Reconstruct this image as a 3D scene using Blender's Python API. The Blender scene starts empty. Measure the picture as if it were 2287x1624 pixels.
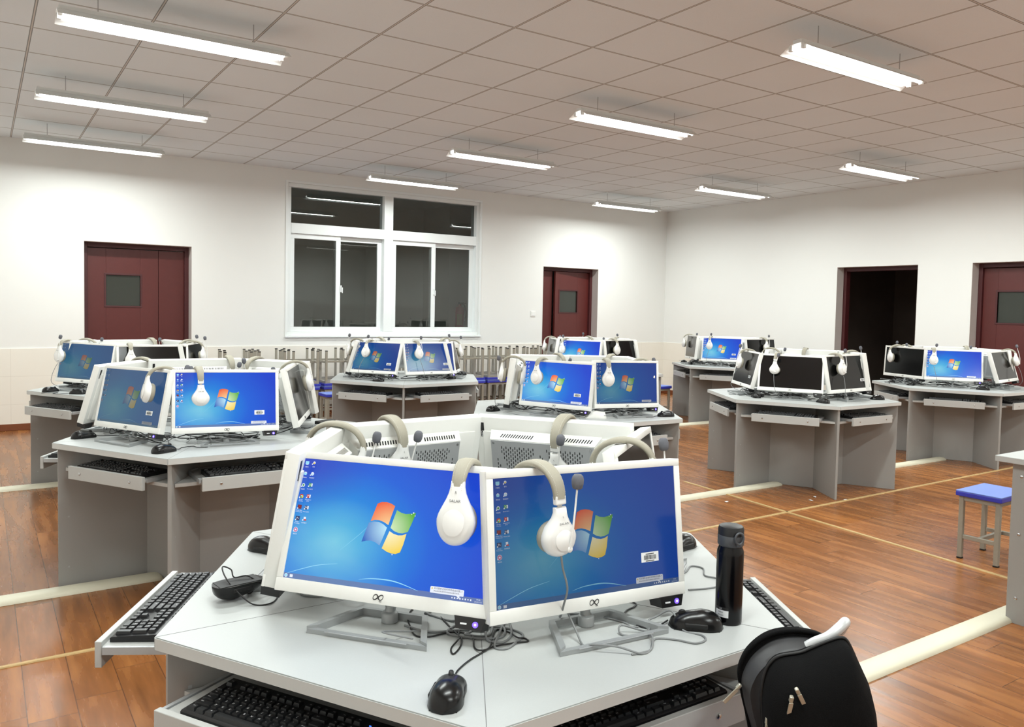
import bpy, bmesh, math, random
from mathutils import Matrix, Vector, Euler
random.seed(7)
C = bpy.context.scene.collection
SC = bpy.context.scene
PI = math.pi
R = math.radians

# ------------------------------------------------------------------ camera, world, exposure
CAM_Z = 1.425
CEIL = 3.0977
YAW, PITCH, ROLL, FPX = .58695, -.046893, .020563, 1786.34
fw = Vector((math.sin(YAW)*math.cos(PITCH), math.cos(YAW)*math.cos(PITCH), math.sin(PITCH)))
rt = Vector((math.cos(YAW), -math.sin(YAW), 0))
up = rt.cross(fw)
r2 = rt*math.cos(ROLL) + up*math.sin(ROLL)
u2 = r2.cross(fw)
cam = bpy.data.cameras.new('camera')
camo = bpy.data.objects.new('camera', cam)
C.objects.link(camo)
m = Matrix((r2, u2, -fw)).transposed().to_4x4()
m.translation = (0, 0, CAM_Z)
camo.matrix_world = m
cam.sensor_width = 36
cam.lens = FPX/2287*36
cam.shift_y = -42/2287
cam.clip_start = .05
SC.camera = camo
wd = bpy.data.worlds.new('night'); SC.world = wd
wd.use_nodes = True
wd.node_tree.nodes['Background'].inputs[0].default_value = (.004, .005, .008, 1)
SC.view_settings.view_transform = 'Standard'
SC.view_settings.look = 'None'
SC.view_settings.gamma = 1
SC.view_settings.use_curve_mapping = False
SC.view_settings.exposure = 0.0
LAMP_RGB = (.93, 1.0, .97)
LAMP_W = 36.0          # watts of one two-tube ceiling fixture
TUBE_E = 11.0

# ------------------------------------------------------------------ materials
def s2l(c):
    return tuple(((v/255)/12.92 if v/255 <= .04045 else ((v/255+.055)/1.055)**2.4) for v in c)
class NT:
    def __init__(s, name):
        s.m = bpy.data.materials.new(name); s.m.use_nodes = True
        s.t = s.m.node_tree; s.n = s.t.nodes; s.b = s.n['Principled BSDF']
    def node(s, typ, **kw):
        n = s.n.new(typ)
        for k, v in kw.items(): setattr(n, k, v)
        return n
    def link(s, a, b): s.t.links.new(a, b)
    def math(s, op, a, b=None, c=None):
        n = s.node('ShaderNodeMath', operation=op)
        for i, v in enumerate((a, b, c)):
            if v is None: continue
            if hasattr(v, 'is_linked'): s.link(v, n.inputs[i])
            else: n.inputs[i].default_value = v
        return n.outputs[0]
    def mix(s, f, a, b):
        n = s.node('ShaderNodeMix', data_type='RGBA')
        for k, v in ((0, f), (6, a), (7, b)):
            if hasattr(v, 'is_linked'): s.link(v, n.inputs[k])
            elif k == 0: n.inputs[0].default_value = v
            else: n.inputs[k].default_value = (*v[:3], 1)
        return n.outputs[2]
    def coord(s, which='Object'):
        n = s.node('ShaderNodeTexCoord'); return n.outputs[which]
    def noise(s, vec, scale, detail=3, rough=.5):
        n = s.node('ShaderNodeTexNoise'); s.link(vec, n.inputs['Vector'])
        n.inputs['Scale'].default_value = scale; n.inputs['Detail'].default_value = detail; n.inputs['Roughness'].default_value = rough
        return n.outputs['Fac']
    def sep(s, vec):
        n = s.node('ShaderNodeSeparateXYZ'); s.link(vec, n.inputs[0]); return n.outputs
    def bump(s, h, strength=.2, dist=.002):
        n = s.node('ShaderNodeBump'); n.inputs['Strength'].default_value = strength; n.inputs['Distance'].default_value = dist
        s.link(h, n.inputs['Height']); s.link(n.outputs[0], s.b.inputs['Normal'])
def plain(name, rgb, rough=.5, metal=0., spec=.5, var=.06, scale=60, emit=None, es=0, coat=0, bump=0):
    t = NT(name); b = t.b
    l = s2l(rgb)
    if var:
        f = t.noise(t.coord(), scale)
        col = t.mix(f, tuple(v*(1-var) for v in l), tuple(min(1, v*(1+var)) for v in l))
        t.link(col, b.inputs['Base Color'])
        if bump: t.bump(f, bump)
    else:
        b.inputs['Base Color'].default_value = (*l, 1)
    b.inputs['Roughness'].default_value = rough
    b.inputs['Metallic'].default_value = metal
    b.inputs['Specular IOR Level'].default_value = spec
    b.inputs['Coat Weight'].default_value = coat
    if emit:
        b.inputs['Emission Color'].default_value = (*s2l(emit), 1); b.inputs['Emission Strength'].default_value = es
    return t.m
M = {}
M['white'] = plain('white_plastic', (238, 238, 234), .38, var=.015)
M['white_gloss'] = plain('white_gloss_plastic', (240, 240, 238), .22, var=.01)
M['black'] = plain('black_plastic', (22, 22, 24), .35, var=.1)
M['black_gloss'] = plain('black_gloss', (13, 13, 14), .26, var=.05, spec=.4)
M['rubber'] = plain('black_rubber', (16, 16, 17), .55)
M['key'] = plain('key_black', (26, 27, 29), .42, var=.12, scale=300)
M['legend'] = plain('legend_white', (225, 225, 228), .6, var=0)
M['melamine'] = plain('grey_melamine', (181, 184, 183), .42, var=.035, scale=420)
M['melamine_edge'] = plain('grey_edge_band', (200, 201, 199), .4, var=.02)
M['seam'] = plain('dark_seam', (112, 112, 112), .7, var=0)
M['panel'] = plain('grey_panel', (155, 154, 151), .48, var=.035, scale=420)
M['silver'] = plain('silver_stand', (164, 167, 168), .42, metal=.35, var=.03)
M['steel'] = plain('steel_bolt', (190, 190, 190), .25, metal=1, var=0)
M['plate'] = plain('grey_metal_plate', (176, 178, 180), .42, metal=.35, var=.03)
M['hole'] = plain('dark_slot', (24, 24, 26), .8, var=0)
M['band'] = plain('beige_leatherette', (160, 155, 140), .62, var=.06, scale=250, bump=.1)
M['stitch'] = plain('pale_stitching', (205, 202, 190), .7, var=0)
M['foam'] = plain('grey_foam', (104, 105, 112), .95, var=.15, scale=900, bump=.4)
M['cord_grey'] = plain('grey_cord', (128, 130, 131), .5, var=0)
M['cord_black'] = plain('black_cord', (20, 20, 21), .45, var=0)
M['print'] = plain('print_grey', (70, 70, 74), .6, var=0)
M['paper'] = plain('paper_label', (236, 238, 240), .6, var=.01)
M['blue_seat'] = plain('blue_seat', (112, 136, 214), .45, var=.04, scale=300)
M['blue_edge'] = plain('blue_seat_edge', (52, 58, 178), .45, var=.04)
M['frame_grey'] = plain('grey_tube_frame', (158, 153, 140), .45, var=.06)
M['maroon'] = plain('maroon_door_paint', (88, 34, 31), .42, var=.1, scale=14)
M['maroon_dark'] = plain('dark_maroon_frame', (74, 30, 32), .45, var=.1, scale=14)
M['aluminium'] = plain('white_window_frame', (236, 240, 240), .3, var=.01)
M['tray'] = plain('tray_grey', (186, 187, 185), .42, var=.03, scale=420)
M['bag'] = plain('black_bag_fabric', (10, 10, 11), .92, spec=.15, var=.35, scale=700, bump=.5)
M['lining'] = plain('dark_lining', (50, 50, 52), .5, var=.2, scale=25, bump=.4)
M['pull'] = plain('satin_zip_pull', (188, 184, 168), .35, metal=.6, var=0)
M['handle_silver'] = plain('silver_handle', (206, 208, 210), .4, metal=.3, var=.03)
M['bottle'] = plain('black_bottle_lacquer', (5, 5, 8), .2, var=0, spec=.35)
M['lid'] = plain('charcoal_lid', (27, 28, 31), .42, var=.05)
M['lid_grey'] = plain('grey_lid_ring', (70, 73, 78), .4, var=.03)
M['gold_label'] = plain('gold_label', (206, 160, 84), .5, var=.1)
M['red'] = plain('extinguisher_red', (214, 54, 40), .35, var=.03)
M['purple_led'] = plain('purple_led', (60, 40, 255), .4, var=0, emit=(96, 72, 255), es=3.2)
M['led_core'] = plain('led_core', (230, 230, 255), .4, var=0, emit=(225, 225, 255), es=3)
M['blue_led'] = plain('blue_led', (40, 80, 255), .4, var=0, emit=(60, 110, 255), es=2.5)
M['fixture'] = plain('white_fixture_enamel', (232, 234, 232), .35, var=.01)
M['wall'] = plain('white_wall_paint', (234, 234, 231), .85, var=.012, scale=3)
M['reveal'] = plain('grey_reveal_plaster', (196, 188, 184), .85, var=.05, scale=9)
M['corridor'] = plain('corridor_paint', (226, 228, 224), .85, var=.02, scale=4)
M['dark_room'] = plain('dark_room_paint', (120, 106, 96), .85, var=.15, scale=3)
M['skirt'] = plain('brown_skirting', (122, 68, 40), .4, var=.15, scale=20)
M['raceway'] = plain('cream_raceway', (222, 218, 196), .5, var=.03, scale=12)
M['yellow_strip'] = plain('worn_brass_strip', (198, 168, 116), .45, metal=.1, var=.22, scale=22)
M['tube'] = plain('lit_tube', (255, 255, 255), .3, var=0, emit=(255, 255, 255), es=TUBE_E)
def glass(name, tint, rough=0.0, a=.8):
    t = NT(name); t.n.remove(t.b)
    o = t.n['Material Output']
    g = t.node('ShaderNodeBsdfGlossy'); g.inputs['Roughness'].default_value = rough
    tr = t.node('ShaderNodeBsdfTransparent'); tr.inputs[0].default_value = (*tint, 1)
    fr = t.node('ShaderNodeFresnel'); fr.inputs[0].default_value = 1.5
    k = t.math('MULTIPLY', fr.outputs[0], 1.4)
    mx = t.node('ShaderNodeMixShader'); t.link(k, mx.inputs[0]); t.link(tr.outputs[0], mx.inputs[1]); t.link(g.outputs[0], mx.inputs[2])
    t.link(mx.outputs[0], o.inputs['Surface'])
    return t.m
M['glass'] = glass('window_glass', (.78, .8, .79))
M['door_glass'] = plain('dark_door_glass', (52, 56, 50), .08, var=.04)
# cream tiled dado
t = NT('cream_dado_tile'); co = t.coord(); sx = t.sep(co)
hz = t.math('ADD', sx[0], sx[1])
def grid(t, v, off, step, w):
    a = t.math('SUBTRACT', v, off); a = t.math('DIVIDE', a, step); a = t.math('FRACT', a)
    a = t.math('SUBTRACT', a, .5); a = t.math('ABSOLUTE', a); return t.math('GREATER_THAN', a, .5-w/step)
ln = t.math('MAXIMUM', grid(t, hz, 0.05, .6, .0012), grid(t, sx[2], .28, .3, .0012))
base = t.mix(t.noise(co, 2.5), s2l((236, 231, 220)), s2l((240, 236, 227)))
t.link(t.mix(t.math('MULTIPLY', ln, .4), base, s2l((176, 168, 152))), t.b.inputs['Base Color'])
t.b.inputs['Roughness'].default_value = .32
M['dado'] = t.m
# laminate planks running towards the window wall
t = NT('laminate_planks'); co = t.coord(); sx = t.sep(co)
PW = .15
u = t.math('DIVIDE', t.math('SUBTRACT', sx[0], .12), PW)
idx = t.math('FLOOR', u)
wn = t.node('ShaderNodeTexWhiteNoise', noise_dimensions='1D'); t.link(idx, wn.inputs['W'])
v = t.math('DIVIDE', t.math('ADD', sx[1], t.math('MULTIPLY', wn.outputs['Value'], 3.0)), 1.2)
jdx = t.math('FLOOR', v)
cb = t.node('ShaderNodeCombineXYZ'); t.link(idx, cb.inputs[0]); t.link(jdx, cb.inputs[1])
wn2 = t.node('ShaderNodeTexWhiteNoise', noise_dimensions='2D'); t.link(cb.outputs[0], wn2.inputs['Vector'])
mp = t.node('ShaderNodeMapping'); mp.inputs['Scale'].default_value = (14, 1.6, 1); t.link(co, mp.inputs['Vector'])
ad = t.node('ShaderNodeVectorMath', operation='ADD'); t.link(mp.outputs[0], ad.inputs[0]); t.link(wn2.outputs['Color'], ad.inputs[1])
sc_ = t.node('ShaderNodeVectorMath', operation='SCALE'); t.link(wn2.outputs['Color'], sc_.inputs[0]); sc_.inputs['Scale'].default_value = 9
ad2 = t.node('ShaderNodeVectorMath', operation='ADD'); t.link(ad.outputs[0], ad2.inputs[0]); t.link(sc_.outputs[0], ad2.inputs[1])
gr = t.noise(ad2.outputs[0], 1.3, 4, .52)
cr = t.node('ShaderNodeValToRGB'); t.link(gr, cr.inputs[0])
e = cr.color_ramp.elements
e[0].position = .3; e[0].color = (*s2l((120, 74, 36)), 1)
e[1].position = .72; e[1].color = (*s2l((168, 110, 58)), 1)
q = e.new(.5); q.color = (*s2l((142, 88, 45)), 1)
tone = t.math('ADD', t.math('MULTIPLY', wn2.outputs['Value'], .34), .83)
hs = t.node('ShaderNodeHueSaturation'); t.link(cr.outputs[0], hs.inputs['Color']); t.link(tone, hs.inputs['Value'])
def edge(t, x, w):
    a = t.math('FRACT', x); a = t.math('SUBTRACT', a, .5); a = t.math('ABSOLUTE', a); return t.math('GREATER_THAN', a, .5-w)
sm = t.math('MAXIMUM', edge(t, u, .0017/PW), edge(t, v, .0016/1.2))
t.link(t.mix(t.math('MULTIPLY', sm, .8), hs.outputs[0], s2l((78, 46, 24))), t.b.inputs['Base Color'])
t.link(t.math('ADD', t.math('MULTIPLY', gr, .14), .2), t.b.inputs['Roughness'])
t.bump(t.math('SUBTRACT', t.math('MULTIPLY', gr, .15), sm), .05, .001)
M['floor'] = t.m
# suspended ceiling: 0.6 m tiles
t = NT('ceiling_tiles'); co = t.coord(); sx = t.sep(co)
def ceil_line(v, off):
    a = t.math('FRACT', t.math('DIVIDE', t.math('SUBTRACT', v, off-.3), .6))
    return t.math('MULTIPLY', t.math('ABSOLUTE', t.math('SUBTRACT', a, .5)), .6)
d = t.math('MINIMUM', ceil_line(sx[0], .28), ceil_line(sx[1], 2.27))
dark = t.math('MULTIPLY', t.math('LESS_THAN', d, .0088), t.math('GREATER_THAN', d, .0035))
barl = t.math('LESS_THAN', d, .0036)
nz = t.noise(co, 210, 4, .7)
big = t.noise(co, 1.1, 2)
tile = t.mix(big, s2l((222, 226, 228)), s2l((231, 234, 236)))
tile = t.mix(t.math('MULTIPLY', t.math('GREATER_THAN', nz, .62), .1), tile, s2l((130, 122, 114)))
c1 = t.mix(barl, tile, s2l((206, 198, 190)))
t.link(t.mix(t.math('MULTIPLY', dark, .72), c1, s2l((70, 60, 50))), t.b.inputs['Base Color'])
t.b.inputs['Roughness'].default_value = .9
t.bump(nz, .25, .003)
M['ceiling'] = t.m

# screens: a lit desktop picture at three brightness levels, and black glass
def screen_mat(name, gain, grey, wash):
    t = NT(name); uv = t.node('ShaderNodeUVMap'); uv.uv_map = 'uv'
    s = t.sep(uv.outputs[0])
    def dist(cx, cy, ax, ay):
        a = t.math('MULTIPLY', t.math('SUBTRACT', s[0], cx), ax); b = t.math('MULTIPLY', t.math('SUBTRACT', s[1], cy), ay)
        return t.math('SQRT', t.math('ADD', t.math('MULTIPLY', a, a), t.math('MULTIPLY', b, b)))
    d = dist(.24, .34, 1.0, .78)
    cr = t.node('ShaderNodeValToRGB'); t.link(d, cr.inputs[0]); e = cr.color_ramp.elements
    e[0].position = 0; e[0].color = (*s2l((104, 196, 226)), 1)
    e[1].position = .8; e[1].color = (*s2l((22, 66, 204)), 1)
    for p, c in ((.12, (60, 170, 222)), (.28, (22, 132, 220)), (.48, (20, 96, 216))):
        k = e.new(p); k.color = (*s2l(c), 1)
    glow = t.math('MULTIPLY', t.math('SUBTRACT', 1, t.math('MULTIPLY', dist(.2, .2, 2.6, 1.9), 1)), .5)
    glow = t.math('MAXIMUM', glow, 0)
    nz = t.noise(uv.outputs[0], 3.5, 2)
    glow = t.math('MULTIPLY', glow, nz)
    col = t.mix(glow, cr.outputs[0], s2l((176, 226, 236)))
    corner = t.math('MAXIMUM', t.math('SUBTRACT', 1, t.math('MULTIPLY', dist(0, 1, 2.6, 2.2), 1)), 0)
    col = t.mix(t.math('MULTIPLY', corner, .75), col, s2l((56, 58, 178)))
    bar = t.math('LESS_THAN', s[1], .042)
    col = t.mix(t.math('MULTIPLY', bar, .85), col, s2l((104, 124, 168)))
    col = t.mix(grey, col, s2l(wash))
    t.link(col, t.b.inputs['Emission Color']); t.b.inputs['Emission Strength'].default_value = gain
    t.b.inputs['Base Color'].default_value = (.006, .006, .007, 1)
    t.b.inputs['Roughness'].default_value = .16; t.b.inputs['Specular IOR Level'].default_value = .3
    return t.m
LEVEL = {'bright': (1.0, 0.0), 'mid': (.5, .36), 'dim': (.62, .74)}
WASH = {'bright': (0, 0, 0), 'mid': (30, 92, 138), 'dim': (66, 106, 122)}
for k, (g, gr_) in LEVEL.items(): M['scr_'+k] = screen_mat('desktop_picture_'+k, g, gr_, WASH[k])
M['scr_off'] = plain('black_screen_glass', (13, 13, 14), .13, var=0, spec=.5)
def emis(name, rgb, gain, grey):
    l = s2l(rgb); g = s2l((60, 80, 90)); c = [(a*(1-grey)+b*grey)*gain for a, b in zip(l, g)]
    t = NT(name); t.b.inputs['Base Color'].default_value = (.01, .01, .01, 1)
    t.b.inputs['Emission Color'].default_value = (*c, 1); t.b.inputs['Emission Strength'].default_value = 1
    t.b.inputs['Roughness'].default_value = .2
    return t.m
def pane_mat(name, c0, c1, gain, grey):
    # colour fades towards the middle of the emblem
    t = NT(name); uv = t.node('ShaderNodeUVMap'); uv.uv_map = 'uv'; s = t.sep(uv.outputs[0])
    a = t.math('MULTIPLY', t.math('SUBTRACT', s[0], .5), 1.0); b = t.math('MULTIPLY', t.math('SUBTRACT', s[1], .49), .6)
    d = t.math('MULTIPLY', t.math('SQRT', t.math('ADD', t.math('MULTIPLY', a, a), t.math('MULTIPLY', b, b))), 7.5)
    d = t.math('MINIMUM', d, 1)
    col = t.mix(d, s2l(c0), s2l(c1)); col = t.mix(grey, col, s2l((60, 80, 90)))
    t.link(col, t.b.inputs['Emission Color']); t.b.inputs['Emission Strength'].default_value = gain
    t.b.inputs['Base Color'].default_value = (.01, .01, .01, 1); t.b.inputs['Roughness'].default_value = .2
    return t.m
PAL = {}
for k, (g, gr_) in LEVEL.items():
    g2, gq = {'bright': (1.0, 0), 'mid': (.52, .14), 'dim': (.5, .6)}[k]
    PAL[k] = dict(
        red=pane_mat('emblem_red_'+k, (250, 214, 150), (238, 82, 36), g2, gq), green=pane_mat('emblem_green_'+k, (214, 236, 190), (78, 172, 40), g2, gq),
        blue=pane_mat('emblem_blue_'+k, (190, 236, 252), (24, 96, 190), g2, gq), yellow=pane_mat('emblem_yellow_'+k, (250, 246, 210), (244, 206, 20), g2, gq),
        white=emis('screen_white_'+k, (232, 238, 250), g2, gq), arc=emis('screen_arc_'+k, (150, 220, 250), g2, gq),
        text=emis('screen_text_'+k, (40, 44, 66), g2, gq), i_red=emis('icon_red_'+k, (200, 50, 44), g2, gq), i_green=emis('icon_green_'+k, (50, 150, 80), g2, gq),
        i_navy=emis('icon_navy_'+k, (20, 40, 100), g2, gq), i_maroon=emis('icon_maroon_'+k, (110, 20, 34), g2, gq), i_yellow=emis('icon_yellow_'+k, (236, 200, 60), g2, gq), i_pink=emis('icon_pink_'+k, (200, 80, 140), g2, gq))

# ------------------------------------------------------------------ mesh helpers
class MB:
    def __init__(s): s.v = []; s.f = []; s.m = []; s.uv = None
    def add(s, vs, fs, m=0, T=None):
        o = len(s.v)
        for p in vs:
            p = Vector(p); s.v.append(tuple(T @ p) if T else tuple(p))
        for q in fs: s.f.append(tuple(o+i for i in q)); s.m.append(m)
        return s
    def box(s, c, d, m=0, bev=0, T=None, seg=2):
        x, y, z = c; a, b, e = d[0]/2, d[1]/2, d[2]/2
        vs = [(x+i*a, y+j*b, z+k*e) for i in (-1, 1) for j in (-1, 1) for k in (-1, 1)]
        fs = [(0, 1, 3, 2), (4, 6, 7, 5), (0, 4, 5, 1), (2, 3, 7, 6), (0, 2, 6, 4), (1, 5, 7, 3)]
        if bev:
            bm = bmesh.new(); w = [bm.verts.new(p) for p in vs]
            for q in fs: bm.faces.new([w[i] for i in q])
            bmesh.ops.bevel(bm, geom=list(bm.edges), offset=bev, segments=seg, affect='EDGES', profile=.5)
            bm.verts.ensure_lookup_table(); bm.verts.index_update()
            vs = [tuple(p.co) for p in bm.verts]; fs = [tuple(p.index for p in q.verts) for q in bm.faces]; bm.free()
        return s.add(vs, fs, m, T)
    def prism(s, poly, z0, z1, m=0, T=None, side=None):
        n = len(poly)
        vs = [(x, y, z0) for x, y in poly]+[(x, y, z1) for x, y in poly]
        s.add(vs, [tuple(range(n-1, -1, -1)), tuple(range(n, 2*n))], m, T)
        return s.add(vs, [(i, (i+1) % n, n+(i+1) % n, n+i) for i in range(n)], m if side is None else side, T)
    def rings(s, rings, m=0, T=None, caps=True, closed=False):
        n = len(rings[0]); vs = [p for r in rings for p in r]; fs = []
        k = len(rings)
        for i in range(k if closed else k-1):
            a, b = i*n, ((i+1) % k)*n
            fs += [(a+j, a+(j+1) % n, b+(j+1) % n, b+j) for j in range(n)]
        if caps and not closed: fs += [tuple(range(n-1, -1, -1)), tuple(range((k-1)*n, k*n))]
        return s.add(vs, fs, m, T)
    def tube(s, path, r, seg=8, m=0, T=None, closed=False, sect=None):
        P = [Vector(p) for p in path]; n = len(P); rs = []
        prev = None
        for i in range(n):
            a = P[(i-1) % n] if (closed or i) else P[0]; b = P[(i+1) % n] if (closed or i < n-1) else P[-1]
            t = (b-a).normalized()
            if prev is None:
                h = Vector((0, 0, 1)) if abs(t.z) < .9 else Vector((1, 0, 0))
                x = t.cross(h).normalized()
            else:
                x = prev-t*prev.dot(t)
                x = x.normalized() if x.length > 1e-6 else t.orthogonal().normalized()
            prev = x; y = t.cross(x)
            rr = r[i] if isinstance(r, (list, tuple)) else r
            rs.append([tuple(P[i]+x*math.cos(2*PI*k/seg)*rr+y*math.sin(2*PI*k/seg)*rr) for k in range(seg)])
        return s.rings(rs, m, T, True, closed)
    def lathe(s, prof, seg=32, m=0, T=None):
        rs = [[(max(r, 1e-5)*math.cos(2*PI*k/seg), max(r, 1e-5)*math.sin(2*PI*k/seg), z) for k in range(seg)] for r, z in prof]
        return s.rings(rs, m, T)
    def quad(s, a, b, c, d, m=0, T=None): return s.add([a, b, c, d], [(0, 1, 2, 3)], m, T)
    def mesh(s, name, mats, smooth=None):
        me = bpy.data.meshes.new(name); me.from_pydata(s.v, [], s.f)
        for k in mats: me.materials.append(M[k] if isinstance(k, str) else k)
        me.polygons.foreach_set('material_index', s.m)
        bm = bmesh.new(); bm.from_mesh(me); bmesh.ops.recalc_face_normals(bm, faces=bm.faces); bm.to_mesh(me); bm.free()
        if smooth:
            me.polygons.foreach_set('use_smooth', [True]*len(me.polygons)); me.set_sharp_from_angle(angle=R(smooth))
        me.update(); return me
    def build(s, name, mats, parent=None, smooth=None):
        return link(name, s.mesh(name, mats, smooth), parent)
def link(name, me, parent=None):
    o = bpy.data.objects.new(name, me); C.objects.link(o)
    if parent: o.parent = parent
    return o
def cat(pts, n=6, closed=False):
    P = [Vector(p) for p in pts]; out = []; k = len(P)
    for i in range(k if closed else k-1):
        g = lambda j: P[j % k] if closed else P[max(0, min(k-1, j))]
        a, b, c, d = g(i-1), g(i), g(i+1), g(i+2)
        for q in range(n):
            t = q/n
            out.append(.5*((2*b)+(c-a)*t+(2*a-5*b+4*c-d)*t*t+(3*b-a-3*c+d)*t**3))
    if not closed: out.append(P[-1])
    return out
_tx = {}
def text_verts(body, size, align='CENTER'):
    k = (body, align)
    if k not in _tx:
        cu = bpy.data.curves.new('t', 'FONT'); cu.body = body; cu.size = 1; cu.align_x = align; cu.align_y = 'CENTER'; cu.resolution_u = 2
        ob = bpy.data.objects.new('t', cu); C.objects.link(ob)
        me = bpy.data.meshes.new_from_object(ob)
        _tx[k] = ([tuple(v.co) for v in me.vertices], [tuple(p.vertices) for p in me.polygons])
        bpy.data.objects.remove(ob); bpy.data.meshes.remove(me); bpy.data.curves.remove(cu)
    v, f = _tx[k]
    return [(x*size, y*size, z*size) for x, y, z in v], f
def add_text(mb, body, size, T, m=0, align='CENTER', sx=1.0):
    v, f = text_verts(body, size, align); mb.add([(x*sx, y, z) for x, y, z in v], f, m, T)
def flat_mesh(mb, name, mats):
    # no normal recalculation needed for printed marks, keeps the uv of flat pictures
    me = bpy.data.meshes.new(name); me.from_pydata(mb.v, [], mb.f)
    for k in mats: me.materials.append(M[k] if isinstance(k, str) else k)
    me.polygons.foreach_set('material_index', mb.m); me.update(); return me

def tag(o, label=None, cat=None, group=None, kind=None):
    if label: o['label'] = label
    if cat: o['category'] = cat
    if group: o['group'] = group
    if kind: o['kind'] = kind
    return o
def empty(name, loc=(0, 0, 0), rz=0.):
    o = bpy.data.objects.new(name, None); C.objects.link(o); o.location = loc; o.rotation_euler = (0, 0, rz)
    o.empty_display_size = .05
    return o
def copy_tree(o, parent=None):
    c = o.copy(); C.objects.link(c)
    if parent: c.parent = parent
    for ch in list(o.children): copy_tree(ch, c)
    return c
def struct(name, mb, mats, parent=None, smooth=None):
    o = mb.build(name, mats, parent, smooth)
    if not parent: o['kind'] = 'structure'
    return o

# ------------------------------------------------------------------ the room
X0, X1, Y0, Y1 = -.75, 9.78, -2.6, 10.0
WT = .24
def wall_boxes(mb, axis, a0, a1, z1, pos, t, holes):
    # holes: (a0, a1, z0, z1) along the wall
    hs = sorted(holes); cur = a0
    def bx(p, q, za, zb):
        if q-p < 1e-4 or zb-za < 1e-4: return
        if axis == 'x': mb.box(((p+q)/2, pos+t/2, (za+zb)/2), (q-p, abs(t), zb-za))
        else: mb.box((pos+t/2, (p+q)/2, (za+zb)/2), (abs(t), q-p, zb-za))
    for p, q, za, zb in hs:
        bx(cur, p, 0, z1); bx(p, q, 0, za); bx(p, q, zb, z1); cur = q
    bx(cur, a1, 0, z1)
D1 = (.955, 2.085); D2 = (7.20, 8.295); D3 = (5.563, 6.70); D4 = (3.77, 4.905)
DT = 2.062
WIN = (3.228, 6.056, 1.006, 2.935)
mb = MB(); wall_boxes(mb, 'x', X0, X1+WT, CEIL, Y1, WT, [(*D1, 0, DT), (*D2, 0, DT), WIN]); struct('wall_back', mb, ['wall'])
mb = MB(); wall_boxes(mb, 'y', Y0, Y1, CEIL, X1, WT, [(*D3, 0, DT), (*D4, 0, DT)]); struct('wall_right', mb, ['wall'])
mb = MB(); mb.box((X0-.1, (Y0+Y1)/2, CEIL/2), (.2, Y1-Y0+.4, CEIL)); struct('wall_left', mb, ['wall'])
mb = MB(); mb.box(((X0+X1)/2, Y0-.1, CEIL/2), (X1-X0, .2, CEIL)); struct('wall_front', mb, ['wall'])
mb = MB(); mb.box(((X0+X1)/2, (Y0+Y1)/2, -.05), (X1-X0+.4, Y1-Y0+.4, .1)); struct('floor', mb, ['floor'])
mb = MB(); mb.box(((X0+X1)/2, (Y0+Y1)/2, CEIL+.03), (X1-X0+.4, Y1-Y0+.4, .06)); struct('ceiling', mb, ['ceiling'])
# cream dado and brown skirting, broken at the doors
DZ = .878
mb = MB()
for a, b in ((X0, D1[0]), (D1[1], D2[0]), (D2[1], X1)): mb.box(((a+b)/2, Y1-.006, (DZ+.07)/2), (b-a, .012, DZ-.07), 0, .002)
struct('trim_1', mb, ['dado'])
mb = MB()
for a, b in ((Y0, D4[0]), (D4[1], D3[0]), (D3[1], Y1-.012)): mb.box((X1-.006, (a+b)/2, (DZ+.07)/2), (.012, b-a, DZ-.07), 0, .002)
struct('trim_2', mb, ['dado'])
mb = MB()
for a, b in ((X0, D1[0]), (D1[1], D2[0]), (D2[1], X1)): mb.box(((a+b)/2, Y1-.008, .036), (b-a, .016, .072), 0, .004)
struct('baseboard_back', mb, ['skirt'])
mb = MB()
for a, b in ((Y0, D4[0]), (D4[1], D3[0]), (D3[1], Y1-.016)): mb.box((X1-.008, (a+b)/2, .036), (.016, b-a, .072), 0, .004)
struct('baseboard_right', mb, ['skirt'])
# grey plaster reveals round the door openings
def reveal(name, axis, a, b, pos, depth=.15):
    mb = MB(); e = .004
    for c, d in (((a+e/2), e), ((b-e/2), e)):
        if axis == 'x': mb.box((c, pos+depth/2, DT/2), (d, depth, DT))
        else: mb.box((pos+depth/2, c, DT/2), (depth, d, DT))
    if axis == 'x': mb.box(((a+b)/2, pos+depth/2, DT-e/2), (b-a-2*e, depth, e))
    else: mb.box((pos+depth/2, (a+b)/2, DT-e/2), (depth, b-a-2*e, e))
    struct(name, mb, ['reveal'])
reveal('trim_3', 'x', *D1, Y1); reveal('trim_4', 'x', *D2, Y1); reveal('trim_5', 'y', *D3, X1); reveal('trim_6', 'y', *D4, X1)
# corridor behind the window wall, and the dark passage behind the right wall
mb = MB(); mb.box((4.6, 12.75, CEIL/2), (13, .1, CEIL)); mb.box((6.98, 12.23, CEIL/2), (.9, .94, CEIL)); mb.box((4.3, 12.62, CEIL/2), (.5, .16, CEIL))
struct('wall_corridor', mb, ['corridor'])
mb = MB(); mb.box((4.6, 11.47, -.03), (13, 2.45, .06)); struct('floor_corridor', mb, ['corridor'])
mb = MB(); mb.box((4.6, 11.47, CEIL+.03), (13, 2.45, .06)); struct('ceiling_corridor', mb, ['corridor'])
mb = MB(); mb.box((-1.9, 11.5, CEIL/2), (.1, 2.4, CEIL)); struct('wall_corridor_left', mb, ['corridor'])
mb = MB(); mb.box((11.1, 11.5, CEIL/2), (.1, 2.4, CEIL)); struct('wall_corridor_right', mb, ['corridor'])
mb = MB()
mb.box((12.9, 5.2, CEIL/2), (.1, 5, CEIL)); mb.box((11.4, 7.75, CEIL/2), (2.9, .1, CEIL)); mb.box((11.4, 2.7, CEIL/2), (2.9, .1, CEIL))
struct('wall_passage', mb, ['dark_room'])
mb = MB(); mb.box((11.45, 5.2, -.03), (2.9, 5, .06)); struct('floor_passage', mb, ['dark_room'])
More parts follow.
